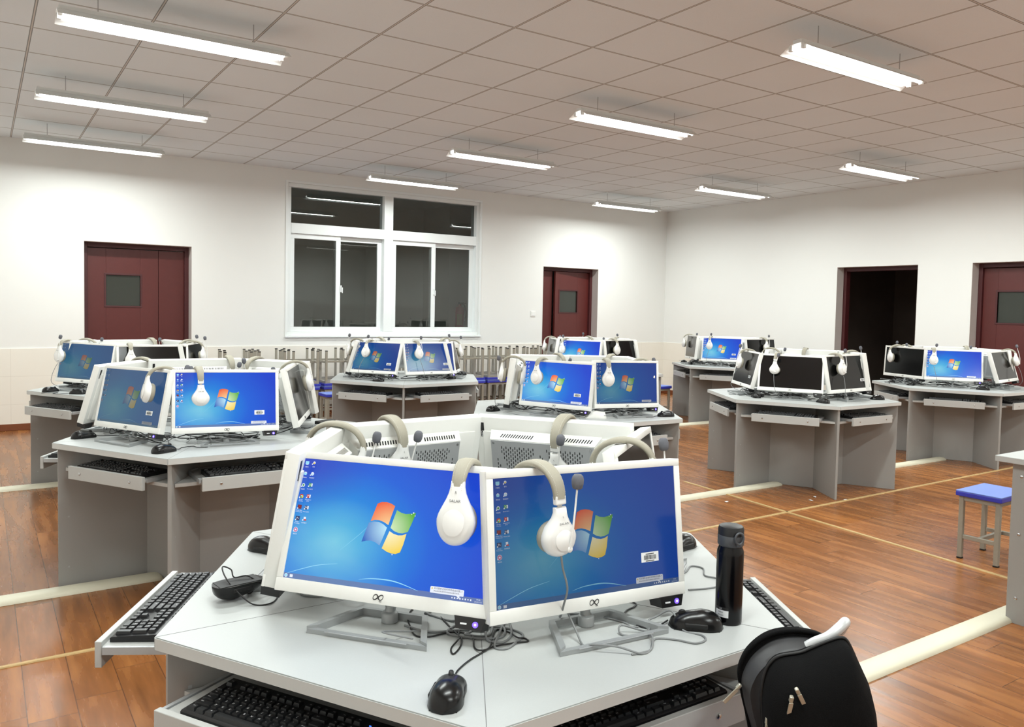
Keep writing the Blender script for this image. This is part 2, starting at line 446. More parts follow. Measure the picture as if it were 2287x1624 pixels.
mb = MB(); mb.box((11.45, 5.2, CEIL+.03), (2.9, 5, .06)); struct('ceiling_passage', mb, ['dark_room'])

# window: white sliding frames, fixed lights above
w = empty('window_1'); w['kind'] = 'structure'
fy = Y1+.10
def frame_box(mb, a, b, z0, z1, t, y, d):
    mb.box(((a+b)/2, y, z0+t/2), (b-a, d, t), 0, .004); mb.box(((a+b)/2, y, z1-t/2), (b-a, d, t), 0, .004)
    mb.box((a+t/2, y, (z0+z1)/2), (t, d, z1-z0-2*t), 0, .004); mb.box((b-t/2, y, (z0+z1)/2), (t, d, z1-z0-2*t), 0, .004)
mb = MB()
frame_box(mb, WIN[0], WIN[1], WIN[2], WIN[3], .05, fy, .16)
mb.box((4.622, fy, (WIN[2]+WIN[3])/2), (.13, .16, WIN[3]-WIN[2]-.1), 0, .004)
for a, b in ((WIN[0]+.05, 4.557), (4.687, WIN[1]-.05)): mb.box(((a+b)/2, fy, 2.37), (b-a, .16, .13), 0, .004)
mb.build('window_frame', ['aluminium'], w)
mb = MB(); mb.box((4.642, Y1-.012, WIN[2]-.012), (WIN[1]-WIN[0]+.06, .03, .024), 0, .004)
for a in (WIN[0]-.012, WIN[1]+.012): mb.box((a, Y1-.004, (WIN[2]+WIN[3])/2), (.03, .012, WIN[3]-WIN[2]), 0, .002)
mb.box((4.642, Y1-.004, WIN[3]+.012), (WIN[1]-WIN[0]+.054, .012, .03), 0, .002)
mb.build('window_trim', ['aluminium'], w)
for a, b in ((WIN[0]+.05, 4.557), (4.687, WIN[1]-.05)):
    mb = MB(); mb.box(((a+b)/2, fy, 2.66), (b-a, .006, .45)); mb.build('window_pane', ['glass'], w)
for a, b, yy in ((3.27, 3.95, fy-.03), (3.88, 4.557, fy+.02), (4.687, 5.36, fy-.03), (5.29, 6.006, fy+.02)):
    mb = MB(); frame_box(mb, a, b, 1.056, 2.305, .062, yy, .04); sa = mb.build('sash', ['aluminium'], w)
    mb = MB(); mb.box(((a+b)/2, yy, 1.68), (b-a-.12, .006, 1.13)); mb.build('window_pane', ['glass'], sa)
for xx in (3.955, 5.335):
    mb = MB(); mb.box((xx, fy-.06, 1.62), (.016, .02, .09), 0, .005); mb.box((xx+.016, fy-.072, 1.6), (.012, .012, .075), 0, .004, Matrix.Translation((0, 0, 0)))
    mb.build('window_handle', ['aluminium'], w)

# doors
def leaf(parent, name, a, b, z1, y, th, win=None, axis='x', pos=None, mat='maroon', ang=0, hinge=None):
    o = empty(name); o.parent = parent
    hx = hinge if hinge is not None else a
    def P(p, q): return (p-hx, q)
    mb = MB()
    z0 = .01
    def bx(p, q, za, zb, d=th, off=0):
        if axis == 'x': mb.box(((p+q)/2-hx, off, (za+zb)/2), (q-p, d, zb-za), 0, .002)
        else: mb.box((off, (p+q)/2-hx, (za+zb)/2), (d, q-p, zb-za), 0, .002)
    if win:
        p, q, za, zb = win
        bx(a, p, z0, z1); bx(q, b, z0, z1); bx(p, q, z0, za); bx(p, q, zb, z1)
    else: bx(a, b, z0, z1)
    mb.build('door_panel', [mat], o)
    if win:
        p, q, za, zb = win
        mb = MB()
        for (c, d, e, f) in ((p-.02, q+.02, za-.02, za), (p-.02, q+.02, zb, zb+.02), (p-.02, p, za, zb), (q, q+.02, za, zb)): bx(c, d, e, f, th+.012)
        mb.build('window_bead', ['maroon_dark'], o)
        mb = MB(); bx(p, q, za, zb, .006); mb.build('window_pane', ['door_glass'], o)
    o.location = (hx, y, 0) if axis == 'x' else (y, hx, 0)
    o.rotation_euler = (0, 0, ang)
    return o
def door_frame(parent, axis, a, b, pos):
    mb = MB()
    for (c, d, za, zb) in ((a+.004, a+.05, 0, DT-.004), (b-.05, b-.004, 0, DT-.004), (a+.05, b-.05, DT-.055, DT-.004)):
        if axis == 'x': mb.box(((c+d)/2, pos+.03, (za+zb)/2), (d-c, .09, zb-za), 0, .003)
        else: mb.box((pos+.03, (c+d)/2, (za+zb)/2), (.09, d-c, zb-za), 0, .003)
    mb.build('door_frame', ['maroon_dark'], parent)
d1 = empty('door_1'); d1['kind'] = 'structure'; door_frame(d1, 'x', *D1, Y1+.16)
leaf(d1, 'door_leaf', D1[0]+.052, 1.748, 2.0, Y1+.2, .04, (1.195, 1.553, 1.35, 1.70))
leaf(d1, 'door_leaf', 1.752, D1[1]-.052, 2.0, Y1+.2, .04)
d2 = empty('door_2'); d2['kind'] = 'structure'; door_frame(d2, 'x', *D2, Y1+.16)
leaf(d2, 'door_leaf', D2[0]+.052, 7.50, 2.0, Y1+.19, .04)
leaf(d2, 'door_leaf', 7.505, D2[1]-.052, 2.0, Y1+.21, .04, (7.60, 7.99, 1.36, 1.70), ang=R(7), hinge=D2[1]-.052, mat='maroon')
d3 = empty('door_3'); d3['kind'] = 'structure'; door_frame(d3, 'y', *D3, X1+.16)
leaf(d3, 'door_leaf', D3[0]+.06, D3[0]+.9, 2.0, X1+.23, .04, axis='y', ang=R(-96), hinge=D3[0]+.06, mat='maroon_dark')
d4 = empty('door_4'); d4['kind'] = 'structure'; door_frame(d4, 'y', *D4, X1+.16)
leaf(d4, 'door_leaf', D4[0]+.052, D4[1]-.052, 2.0, X1+.2, .04, (4.36, 4.69, 1.36, 1.72), axis='y')

# floor strips and cable covers
def strip(label, p, q, wdt, h, mat, name, cat_, group=None, half=False):
    a, b = Vector((*p, 0)), Vector((*q, 0)); L = (b-a).length; ang = math.atan2(b.y-a.y, b.x-a.x)
    mb = MB()
    if half:
        prof = [(-wdt/2, 0)]+[(wdt/2*math.cos(t)*.98, h*math.sin(t)**.7) for t in [PI*(1-k/10) for k in range(1, 10)]]+[(wdt/2, 0)]
    else: prof = [(-wdt/2, 0), (-wdt/2*.8, h), (wdt/2*.8, h), (wdt/2, 0)]
    xs = [0, L] if not half else [0, L-.05, L-.02, L-.006, L]
    sc = [1, 1] if not half else [1, 1, .85, .5, .05]
    mb.rings([[(x, y*(1 if k > .9 else .5+k*.5), z*k) for y, z in prof] for x, k in zip(xs, sc)])
    o = mb.build(name, [mat], None, 40); o.location = (a.x, a.y, .0005); o.rotation_euler = (0, 0, ang)
    return tag(o, label, cat_, group)
strip('worn brass joint strip crossing the floor before the nearest table, parallel to the window wall', (X0+.05, 3.572), (9.6, 3.64), .022, .005, 'yellow_strip', 'floor_strip', 'floor strip', 'brass strips in the floor')
strip('worn brass joint strip running from the window wall side towards the camera, right of the nearest table', (4.66, 2.03), (4.88, 4.7), .022, .005, 'yellow_strip', 'floor_strip', 'floor strip', 'brass strips in the floor')
G = 'cable covers on the floor'
strip('cream cable cover running from the left into the left middle table', (X0+.02, 4.35), (.77, 4.365), .115, .026, 'raceway', 'cable_cover', 'cable cover', G, True)
strip('cream cable cover running from the left into the double-door table', (X0+.02, 6.9), (.75, 6.92), .115, .026, 'raceway', 'cable_cover', 'cable cover', G, True)
strip('cream cable cover between the centre table and the all-black-screen table', (3.95, 4.26), (5.52, 4.245), .1, .026, 'raceway', 'cable_cover', 'cable cover', G, True)
strip('cream cable cover between the all-black-screen table and the rightmost table', (6.3, 4.23), (7.98, 4.2), .1, .026, 'raceway', 'cable_cover', 'cable cover', G, True)
strip('cream cable cover ending at the corner table', (6.3, 7.08), (7.94, 7.05), .1, .026, 'raceway', 'cable_cover', 'cable cover', G, True)
strip('cream cable cover between the black backpack and the right side desk', (1.55, 1.80), (4.7, 1.81), .115, .026, 'raceway', 'cable_cover', 'cable cover', G, True)

# light switch
t_ = empty('light_switch', (7.022, Y1-.0005, 1.33))
mb = MB(); mb.box((0, -.005, 0), (.086, .01, .086), 0, .003); mb.build('switch_plate', ['white'], t_)
mb = MB(); mb.box((0, -.0115, 0), (.058, .006, .058), 0, .002); mb.build('rocker', ['white_gloss'], t_)
tag(t_, 'small white light switch on the wall left of the narrow maroon door', 'switch')

# extinguisher hanging in the corridor
t_ = empty('fire_extinguisher', (6.70, 11.675, 1.03))
mb = MB(); mb.lathe([(0, 0), (.066, 0), (.075, .012), (.075, .33), (.066, .365), (.04, .39), (.022, .4), (.022, .425), (0, .425)], 28); mb.build('cylinder_body', ['red'], t_, 40)
mb = MB(); mb.rings([[(.0765*math.cos(a), .0765*math.sin(a), z) for a in [R(d) for d in range(205, 276, 10)]] for z in (.08, .26)], caps=False)
mb.build('instruction_label', ['gold_label'], t_)
mb = MB(); mb.lathe([(0, .425), (.018, .425), (.018, .455), (0, .455)], 16); mb.box((-.01, -.03, .475), (.02, .11, .01), 0, .003, Matrix.Rotation(R(14), 4, 'X')); mb.box((-.01, -.03, .45), (.02, .1, .008), 0, .003)
mb.build('valve_lever', ['black'], t_)
mb = MB(); mb.tube(cat([(.018, 0, .44), (.07, -.02, .42), (.1, -.03, .3), (.092, -.02, .16)]), .009, 8); mb.build('hose', ['rubber'], t_, 60)
mb = MB(); mb.box((0, .0475, .3), (.03, .05, .05)); mb.build('wall_bracket', ['steel'], t_)
tag(t_, 'red fire extinguisher on the corridor wall, seen through the window', 'fire extinguisher')

# ------------------------------------------------------------------ ceiling lights
LZ = 2.915
def make_light():
    e = empty('ceiling_light')
    L = 1.24
    mb = MB()
    pr = [(-.11, 0), (-.04, .044), (.04, .044), (.11, 0), (.108, -.001), (.039, .041), (-.039, .041), (-.108, -.001)]
    mb.rings([[(x, y, z) for y, z in pr] for x in (-L/2, L/2)]); mb.build('reflector', ['fixture'], e)
    mb = MB(); mb.box((0, 0, .057), (L-.02, .06, .025), 0, .004); mb.build('housing', ['fixture'], e)
    for y in (-.042, .042):
        mb = MB(); mb.tube([(-L/2+.03, y, .026), (L/2-.03, y, .026)], .0125, 14); mb.build('tube', ['tube'], e, 60)
        for x in (-1, 1):
            mb = MB(); mb.box((x*(L/2-.016), y, .026), (.022, .024, .034), 0, .003); mb.build('lamp_holder', ['fixture'], e)
    for x in (-.42, .42):
        mb = MB(); mb.tube([(x, 0, .069), (x, 0, CEIL-LZ)], .003, 6); mb.build('hanging_rod', ['steel'], e)
    lo = bpy.data.objects.new('light_glow', ld); C.objects.link(lo); lo.parent = e; lo.location = (0, 0, .012)
    return e
ld = bpy.data.lights.new('light_glow', 'AREA'); ld.shape = 'RECTANGLE'; ld.size = 1.12; ld.size_y = .115; ld.energy = LAMP_W; ld.color = LAMP_RGB
proto = make_light()
ROWS = {2.98: 'nearest', 4.98: 'nearest', 6.98: 'second', 8.98: 'farthest'}
COLN = {.97: 'left row', 4.5: 'middle row', 8.0: 'right row'}
first = True
for cx_, cn in COLN.items():
    for ry in (-1.02, .98, 2.98, 4.98, 6.98, 8.98):
        o = proto if first else copy_tree(proto)
        first = False
        o.location = (cx_, ry, LZ)
        vis = {(.97, 4.98): 'third from the window wall', (.97, 6.98): 'second from the window wall', (.97, 8.98): 'closest to the window wall',
               (4.5, 2.98): 'fourth from the window wall', (4.5, 4.98): 'third from the window wall', (4.5, 6.98): 'second from the window wall', (4.5, 8.98): 'closest to the window wall',
               (8.0, 4.98): 'third from the window wall', (8.0, 6.98): 'second from the window wall', (8.0, 8.98): 'closest to the window wall'}.get((cx_, ry))
        if vis: lab = f'lit hanging fluorescent light, {cn}, {vis}'
        else: lab = 'lit hanging fluorescent light out of view above or behind the nearest table'
        tag(o, lab, 'ceiling light', 'fluorescent ceiling lights')

# ------------------------------------------------------------------ hexagonal computer tables
ZT, RR, AP = .72, .79, .79*math.cos(PI/6)
TABLES = dict(front=(1.086, 1.774, .0), leftmid=(1.073, 4.456, .6), leftback=(1.074, 7.037, .2), backmid=(3.465, 7.071, 2.4), mid=(3.459, 4.409, -3.0),
              back3=(5.87, 7.08, 0), backR=(8.271, 7.193, .7), rightmid=(5.845, 4.322, -1.3), farR=(8.306, 4.272, -3.7))
TP = dict(front='nearest table', leftmid='left middle table', leftback='double-door table', backmid='window table', mid='centre table',
          back3='narrow-door table', backR='corner table', rightmid='all-black-screen table', farR='rightmost table')
TLAB = dict(front='nearest grey six-seat computer table, with the black bottle on it', leftmid='grey six-seat computer table at left, right behind the nearest table',
            leftback='grey six-seat computer table at far left before the maroon double door', backmid='grey six-seat computer table standing before the big window',
            mid='grey six-seat computer table in the centre, between the nearest table and the narrow door', back3='grey six-seat computer table before the narrow maroon door, mostly hidden',
            backR='grey six-seat computer table in the far corner of the room', rightmid='grey six-seat computer table whose front screens are all black', farR='grey six-seat computer table farthest right, before the dark doorway')
TRAY = dict(front={150: .215, 210: .085, 330: .165}, leftmid={150: .13, 210: .02, 270: .03}, leftback={150: .06, 210: .11, 270: .03}, backmid={210: .07, 270: .07, 330: .02},
            mid={330: .02, 270: .02}, rightmid={150: .02, 210: .06, 270: .02}, farR={150: .04, 210: .03, 270: .03}, backR={150: .02, 210: .03}, back3={})
TSH = {('front', 150): -.06, ('front', 210): -.045}   # sideways shift of a tray that sits off-centre
hexv = [(RR*math.cos(R(a)), RR*math.sin(R(a))) for a in range(0, 360, 60)]
def rotz(a, x=0, y=0, z=0): return Matrix.Rotation(R(a), 4, 'Z') @ Matrix.Translation((x, y, z))
def tmeshes():
    d = {}
    mb = MB()
    bm = bmesh.new(); lo = [bm.verts.new((x, y, ZT-.028)) for x, y in hexv]; hi = [bm.verts.new((x, y, ZT)) for x, y in hexv]
    bm.faces.new(lo[::-1]); bm.faces.new(hi)
    for i in range(6): bm.faces.new((lo[i], lo[(i+1) % 6], hi[(i+1) % 6], hi[i]))
    bmesh.ops.bevel(bm, geom=[e_ for e_ in bm.edges], offset=.0025, segments=2, affect='EDGES')
    bm.verts.index_update()
    mb.add([tuple(v.co) for v in bm.verts], [tuple(v.index for v in f.verts) for f in bm.faces]); bm.free()
    for a in range(0, 360, 60): mb.box((RR/2-.002, 0, ZT+.0001), (RR-.004, .0014, .0004), 1, 0, rotz(a))
    for a in range(30, 390, 60): mb.box((AP-.0002, 0, ZT-.014), (.0008, RR-.006, .0245), 2, 0, rotz(a))
    d['top'] = mb.mesh('tabletop', ['melamine', 'seam', 'melamine_edge'])
    mb = MB(); mb.box(((RR-.025+.33)/2, 0, (ZT-.028)/2), (RR-.025-.33, .018, ZT-.029), 0, .001)
    for z in (.1, .35, .6): mb.box((RR-.07, .0093, z), (.008, .001, .008), 1, .0003)
    d['leg'] = mb.mesh('leg_panel', ['panel', 'plate'])
    ir = .36
    mb = MB(); mb.box((ir*math.cos(PI/6), 0, (ZT-.028)/2), (.016, ir-.012, ZT-.03), 0, .001); d['inner'] = mb.mesh('inner_panel', ['panel'])
    mb = MB(); mb.prism([(ir*math.cos(PI/6)+.01, -ir/2+.02), (.64, -.64*math.tan(PI/6)+.014), (.64, .64*math.tan(PI/6)-.014), (ir*math.cos(PI/6)+.01, ir/2-.02)], .580, .596)
    d['shelf'] = mb.mesh('fixed_shelf', ['tray'])
    mb = MB()   # sliding tray: board, front strip; at rest its front stands at AP-.02
    mb.box((AP-.02-.15, 0, .6055), (.3, .5, .015), 0, .001)
    mb.box((AP-.02+.008, 0, .594), (.016, .505, .062), 0, .0015)
    for s in (-1, 1): mb.box((AP-.17, s*.257, .6065), (.29, .009, .018), 1)
    d['tray'] = mb.mesh('keyboard_tray', ['tray', 'plate'])
    mb = MB(); T = Matrix.Translation((AP-.004, 0, .594)) @ Matrix.Rotation(PI/2, 4, 'Y')
    mb.lathe([(0, 0), (.006, 0), (.006, .0025), (.003, .004), (0, .004)], 12, 0, T); d['bolt'] = mb.mesh('tray_bolt', ['steel'], 40)
    return d
TM = tmeshes()
for k, (x, y, rz) in TABLES.items():
    e = empty('computer_table', (x, y, 0), R(rz)); tag(e, TLAB[k], 'computer table', 'hexagonal computer tables')
    link('tabletop', TM['top'], e)
    for a in range(0, 360, 60): link('leg_panel', TM['leg'], e).rotation_euler = (0, 0, R(a))
    for a in range(30, 390, 60):
        link('inner_panel', TM['inner'], e).rotation_euler = (0, 0, R(a))
        link('fixed_shelf', TM['shelf'], e).rotation_euler = (0, 0, R(a))
        tr = link('keyboard_tray', TM['tray'], e); tr.rotation_euler = (0, 0, R(a))
        ex = TRAY[k].get(a, .0); sh = TSH.get((k, a), 0); tr.location = (ex*math.cos(R(a))-sh*math.sin(R(a)), ex*math.sin(R(a))+sh*math.cos(R(a)), 0)
        for s in (-.17, .17): link('tray_bolt', TM['bolt'], tr).location = (0, s, 0)

# ------------------------------------------------------------------ all-in-one monitors
W, H = .509, .313
DW, DH = .4769, .26826
DX0, DZ0 = -DW/2, H/2-.016-DH       # display lower-left in panel coordinates
def scr(u, v, y=-.0006): return (DX0+u*DW, y, DZ0+v*DH)
def panel_meshes():
    d = {}
    mb = MB()
    mb.box((0, .017, 0), (W, .030, H), 0, .003)
    # front bezel as four bars
    x0, x1, z0, z1 = -W/2, W/2, -H/2, H/2; a0, a1, b0, b1 = DX0, DX0+DW, DZ0, DZ0+DH
    for (p, q, r_, s_) in ((x0, x1, z0, b0), (x0, x1, b1, z1), (x0, a0, b0, b1), (a1, x1, b0, b1)): mb.box(((p+q)/2, .001, (r_+s_)/2), (q-p, .006, s_-r_), 0, .0012)
    mb.box((0, .034, -.01), (W-.05, .006, H-.07), 0, .002)
    d['housing'] = mb.mesh('housing', ['white'], 40)
    me = bpy.data.meshes.new('screen')
    me.from_pydata([scr(0, 0, .0003), scr(1, 0, .0003), scr(1, 1, .0003), scr(0, 1, .0003)], [], [(0, 1, 2, 3)])
    uv = me.uv_layers.new(name='uv')
    for i, c in enumerate([(0, 0), (1, 0), (1, 1), (0, 1)]): uv.data[i].uv = c
    d['screen'] = me
    # rear box: white shroud with vents, perforated metal plate
    mb = MB()
    bx0, bx1, bz0, bz1 = -.155, .187, -.125, .1
    mb.rings([[(bx0-.012, .036, bz0-.012), (bx1+.012, .036, bz0-.012), (bx1+.012, .036, bz1+.018), (bx0-.012, .036, bz1+.018)],
              [(bx0, .072, bz0), (bx1, .072, bz0), (bx1, .072, bz1), (bx0, .072, bz1)]])
    n = Vector((0, .018, .036)).normalized()
    for g in (-.09, .1):
        for i in range(13):
            x = g+(i-6)*.0085
            mb.add([(x-.002, .050, bz1+.0115), (x+.002, .050, bz1+.0115), (x+.006, .064, bz1+.0045), (x+.002, .064, bz1+.0045)], [(0, 1, 2, 3)], 1)
    d['shroud'] = mb.mesh('rear_shroud', ['white', 'hole'])
    mb = MB(); mb.box(((bx0+bx1)/2, .0725, (bz0+bz1)/2), (bx1-bx0-.006, .003, bz1-bz0-.006), 0, .0008)
    cx_, cz_ = (bx0+bx1)/2, (bz0+bz1)/2
    for i in range(40):
        x = bx0+.024+i*(bx1-bx0-.048)/39
        for j in range(15):
            z = bz0+.022+j*.0132+(.0066 if i % 2 else 0)
            u_ = (x-bx0-.015)/(bx1-bx0-.03); p = (z-bz0)/(bz1-bz0)
            if z > bz1-.02 or abs(p-abs(((u_*2) % 1.0)*2-1)) < .13: continue
            mb.add([(x-.0014, .0743, z-.0042), (x+.0014, .0743, z-.0042), (x+.0014, .0743, z+.0042), (x-.0014, .0743, z+.0042)], [(0, 1, 2, 3)], 1)
    d['plate'] = mb.mesh('perforated_plate', ['plate', 'hole'])
    mb = MB(); T0 = Matrix.Rotation(PI/2, 4, 'X')
    for x in (bx0+.012, bx1-.012):
        for z in (bz0+.012, bz1-.012): mb.lathe([(0, 0), (.004, 0), (.0035, .0015), (0, .0015)], 10, 0, Matrix.Translation((x, .074, z)) @ Matrix.Rotation(-PI/2, 4, 'X'))
    d['screws'] = mb.mesh('plate_screw', ['steel'])
    # black model label on the back, upper left seen from behind
    mb = MB(); mb.box((W/2-.022, .0325, .115), (.012, .0012, .046), 0, .0004)
    add_text(mb, 'AIO', .011, Matrix.Translation((W/2-.022, .0334, .102)) @ Matrix.Rotation(PI, 4, 'Z') @ Matrix.Rotation(PI/2, 4, 'X') @ Matrix.Rotation(PI/2, 4, 'Z'), 1)
    d['label'] = mb.mesh('rear_label', ['black', 'paper'])
    # figure-of-eight emblem on the chin
    mb = MB(); pts = []
    for i in range(40):
        t = 2*PI*i/40+.35; k = 1+math.sin(t)**2
        pts.append((.0115*math.cos(t)/k*1.0+.004*math.sin(t)*math.cos(t)/k, -.0024, -H/2+.0145+.0155*math.sin(t)*math.cos(t)/k))
    mb.tube(pts, [.0006+.0007*abs(math.sin(2*PI*i/40+.35)) for i in range(40)], 6, 0, None, True)
    mb.box((.006, -.0024, -H/2+.006), (.006, .0006, .0012))
    d['emblem'] = mb.mesh('emblem', ['black'])
    # port box under the lower right corner
    for on in (0, 1):
        mb = MB(); mb.rings([[(.178+a, y, -H/2+.001) for a, y in ((0, -.004), (.068, -.004), (.068, .04), (0, .04))], [(.184+a, y, -H/2-.024) for a, y in ((0, -.004), (.056, -.004), (.056, .04), (0, .04))]], 0)
        mb.box((.2, -.0045, -H/2-.013), (.014, .0012, .0034), 1)
        d['port%d' % on] = mb.mesh('port_box', ['black', 'paper'], 30)
    mb = MB(); T = Matrix.Translation((.226, -.0042, -H/2-.0125)) @ Matrix.Rotation(PI/2, 4, 'X')
    mb.lathe([(.0026, 0), (.0062, 0), (.0062, .0012), (.0026, .0012)], 20, 0, T); mb.lathe([(0, 0), (.0024, 0), (.0024, .0014), (0, .0014)], 12, 1, T)
    d['led'] = mb.mesh('power_light', ['purple_led', 'led_core'])
    # stand
    mb = MB()
    def pt(x, y): return (x, y)
    o_ = [(-.1385, -.105), (.1385, -.105), (.082, .036), (-.082, .036)]; i_ = [(-.119, -.093), (.119, -.093), (.072, .026), (-.072, .026)]
    for k in range(4):
        k2 = (k+1) % 4; h = .016 if k != 0 else .010
        mb.prism([o_[k], o_[k2], i_[k2], i_[k]], .0003, h)
    mb.box((0, -.1075, .0095), (.19, .003, .002), 1, .0006)
    d['foot'] = mb.mesh('stand_foot', ['silver', 'plate'])
    mb = MB(); mb.lathe([(0, .001), (.0185, .001), (.0185, .02), (.015, .024), (0, .024)], 24, 0, Matrix.Translation((0, .012, 0)))
    mb.tube([(0, .012, .015), (0, .03, .075), (0, .046, .135), (0, .052, .2)], .0115, 20); mb.tube([(0, .0168, .031), (0, .0186, .037)], .0128, 20)
    d['column'] = mb.mesh('stand_column', ['silver'], 50)
    mb = MB()
    q = [scr(.779, .287, -.0009), scr(.882, .287, -.0009), scr(.882, .205, -.0009), scr(.779, .205, -.0009)]; mb.add(q, [(0, 1, 2, 3)], 0)
    random.seed(5); x = .795
    while x < .866:
        w_ = random.choice((.0012, .002, .003)); mb.add([scr(x, .225, -.0012), scr(x+w_, .225, -.0012), scr(x+w_, .262, -.0012), scr(x, .262, -.0012)], [(0, 1, 2, 3)], 1); x += w_+random.choice((.0012, .0022))
    for z in (.272, .2145): mb.add([scr(.805, z-.003, -.0012), scr(.855, z-.003, -.0012), scr(.855, z+.003, -.0012), scr(.805, z+.003, -.0012)], [(0, 1, 2, 3)], 1)
    d['sticker'] = flat_mesh(mb, 'barcode_sticker', ['paper', 'hole'])
    return d
PM = panel_meshes()
REDP = [(0.426, 0.68), (0.446, 0.696), (0.471, 0.699), (0.495, 0.691), (0.516, 0.674), (0.505, 0.595), (0.496, 0.517), (0.47, 0.538), (0.447, 0.548), (0.424, 0.547), (0.404, 0.533), (0.415, 0.608)]
GREP = [(0.528, 0.644), (0.551, 0.626), (0.575, 0.619), (0.6, 0.626), (0.625, 0.637), (0.61, 0.546), (0.597, 0.479), (0.572, 0.464), (0.552, 0.463), (0.528, 0.475), (0.509, 0.496), (0.518, 0.571)]
BLUP = [(0.396, 0.519), (0.419, 0.532), (0.447, 0.533), (0.47, 0.519), (0.491, 0.495), (0.48, 0.424), (0.467, 0.347), (0.444, 0.368), (0.42, 0.378), (0.397, 0.373), (0.373, 0.36), (0.384, 0.439)]
YELP = [(0.506, 0.47), (0.528, 0.452), (0.552, 0.444), (0.572, 0.448), (0.592, 0.463), (0.584, 0.378), (0.573, 0.312), (0.552, 0.296), (0.529, 0.296), (0.505, 0.307), (0.48, 0.328), (0.493, 0.399)]
def lit_meshes(lv):
    P = PAL[lv]; d = {}
    mb = MB()
    for k, po in enumerate((REDP, GREP, BLUP, YELP)): mb.add([scr(u, v, -.0007) for u, v in po], [tuple(range(len(po)))], k)
    for cx_, cz_, r_ in ((.613, .634, .006), (.604, .622, .004), (.622, .612, .004), (.536, .288, .005)):
        mb.add([scr(cx_+r_*.56*math.cos(2*PI*i/10), cz_+r_*math.sin(2*PI*i/10), -.0009) for i in range(10)], [tuple(range(10))], 4)
    EM = mb
    d['emblem'] = None
    mb = EM
    def ribbon(pts, w_, m=0):
        p = cat([(u, v, 0) for u, v in pts], 6); n = len(p)
        for i in range(n-1):
            a, b = p[i], p[i+1]; k0 = math.sin(PI*i/n)*w_+.0004; k1 = math.sin(PI*(i+1)/n)*w_+.0004
            mb.add([scr(a.x, a.y-k0, -.0005), scr(b.x, b.y-k1, -.0005), scr(b.x, b.y+k1, -.0005), scr(a.x, a.y+k0, -.0005)], [(0, 1, 2, 3)], m)
    ribbon([(.388, .062), (.45, .082), (.536, .087), (.6, .073), (.685, .036)], .004, 5); ribbon([(.005, .03), (.075, .077), (.167, .131), (.27, .164)], .0022, 5)
    ribbon([(.27, .27), (.36, .42), (.4, .5)], .0012, 5)
    me = flat_mesh(mb, 'wallpaper_logo', [P['red'], P['green'], P['blue'], P['yellow'], P['white'], P['arc']])
    uv = me.uv_layers.new(name='uv')
    for l in me.loops: c = me.vertices[l.vertex_index].co; uv.data[l.index].uv = ((c.x-DX0)/DW, (c.z-DZ0)/DH)
    d['emblem'] = me
    mb = IC0 = MB()
    TT = lambda u, v: Matrix.Translation(scr(u, v, -.001)) @ Matrix.Rotation(PI/2, 4, 'X')
    def rc(u, v, w_, h_, m, y=-.0008): IC0.add([scr(u-w_/2, v-h_/2, y), scr(u+w_/2, v-h_/2, y), scr(u+w_/2, v+h_/2, y), scr(u-w_/2, v+h_/2, y)], [(0, 1, 2, 3)], m)
    def ci(u, v, r_, m, y=-.0009): IC0.add([scr(u+r_*.5625*math.cos(2*PI*i/14), v+r_*math.sin(2*PI*i/14), y) for i in range(14)], [tuple(range(14))], m)
    # 0 white 1 red 2 green 3 navy 4 maroon 5 yellow 6 pink 7 arc blue
    rows1 = [.963, .872, .772, .678, .587, .491, .396]; rows2 = [.968, .873, .778, .682, .586, .493]
    names1 = ['计算机', '回收站', '校园网', 'Google\nChrome', 'Adobe Flash\nProfessional', 'Adobe\nPhotoshop', '教育网']
    names2 = ['聊天', '网络助手', 'Excel 2013', 'PowerPoint\n2013', 'Word 2013', '数字图书']
    for v, nme in list(zip(rows1, names1)): add_text(mb, nme, .0033, TT(.022, v-.036), 0)
    for v, nme in list(zip(rows2, names2)): add_text(mb, nme, .0033, TT(.06, v-.036), 0)
    a, b = .022, .06
    rc(a, rows1[0], .019, .026, 7); rc(a, rows1[0]-.014, .012, .006, 0); ci(a, rows1[1], .014, 0); rc(a, rows1[1]-.004, .013, .02, 7, -.001); ci(a, rows1[2], .015, 0); ci(a, rows1[2], .009, 2, -.001)
    ci(a, rows1[3], .018, 1); ci(a+.003, rows1[3]-.004, .013, 5, -.001); ci(a-.002, rows1[3]-.006, .01, 2, -.0011); ci(a, rows1[3], .006, 7, -.0012)
    rc(a, rows1[4], .021, .034, 4); add_text(mb, 'Fl', .006, TT(a, rows1[4]), 1); rc(a, rows1[5], .022, .036, 3); add_text(mb, 'Ps', .0065, TT(a, rows1[5]), 0)
    ci(a, rows1[6], .021, 0); ci(a, rows1[6], .018, 6, -.001); rc(a, rows1[6], .009, .014, 0, -.0011)
    ci(b, rows2[0], .012, 0); rc(b, rows2[0]-.004, .008, .01, 5, -.001); ci(b, rows2[1], .015, 0); rc(b, rows2[1]-.004, .012, .006, 7, -.001)
    for v, mm, ch in ((rows2[2], 2, 'X'), (rows2[3], 1, 'P'), (rows2[4], 3, 'W')): rc(b-.003, v, .014, .03, mm); rc(b+.007, v, .007, .026, 0); add_text(mb, ch, .0065, TT(b-.003, v), 0)
    rc(b, rows2[5]+.004, .012, .022, 0); rc(b+.003, rows2[5]-.01, .012, .012, 1, -.001)
    for u_, v_ in [(a, v) for v in rows1[2:]]+[(b, v) for v in rows2]: rc(u_-.009, v_-.013, .006, .01, 0, -.0013)
    IC = mb
    mb = MB()
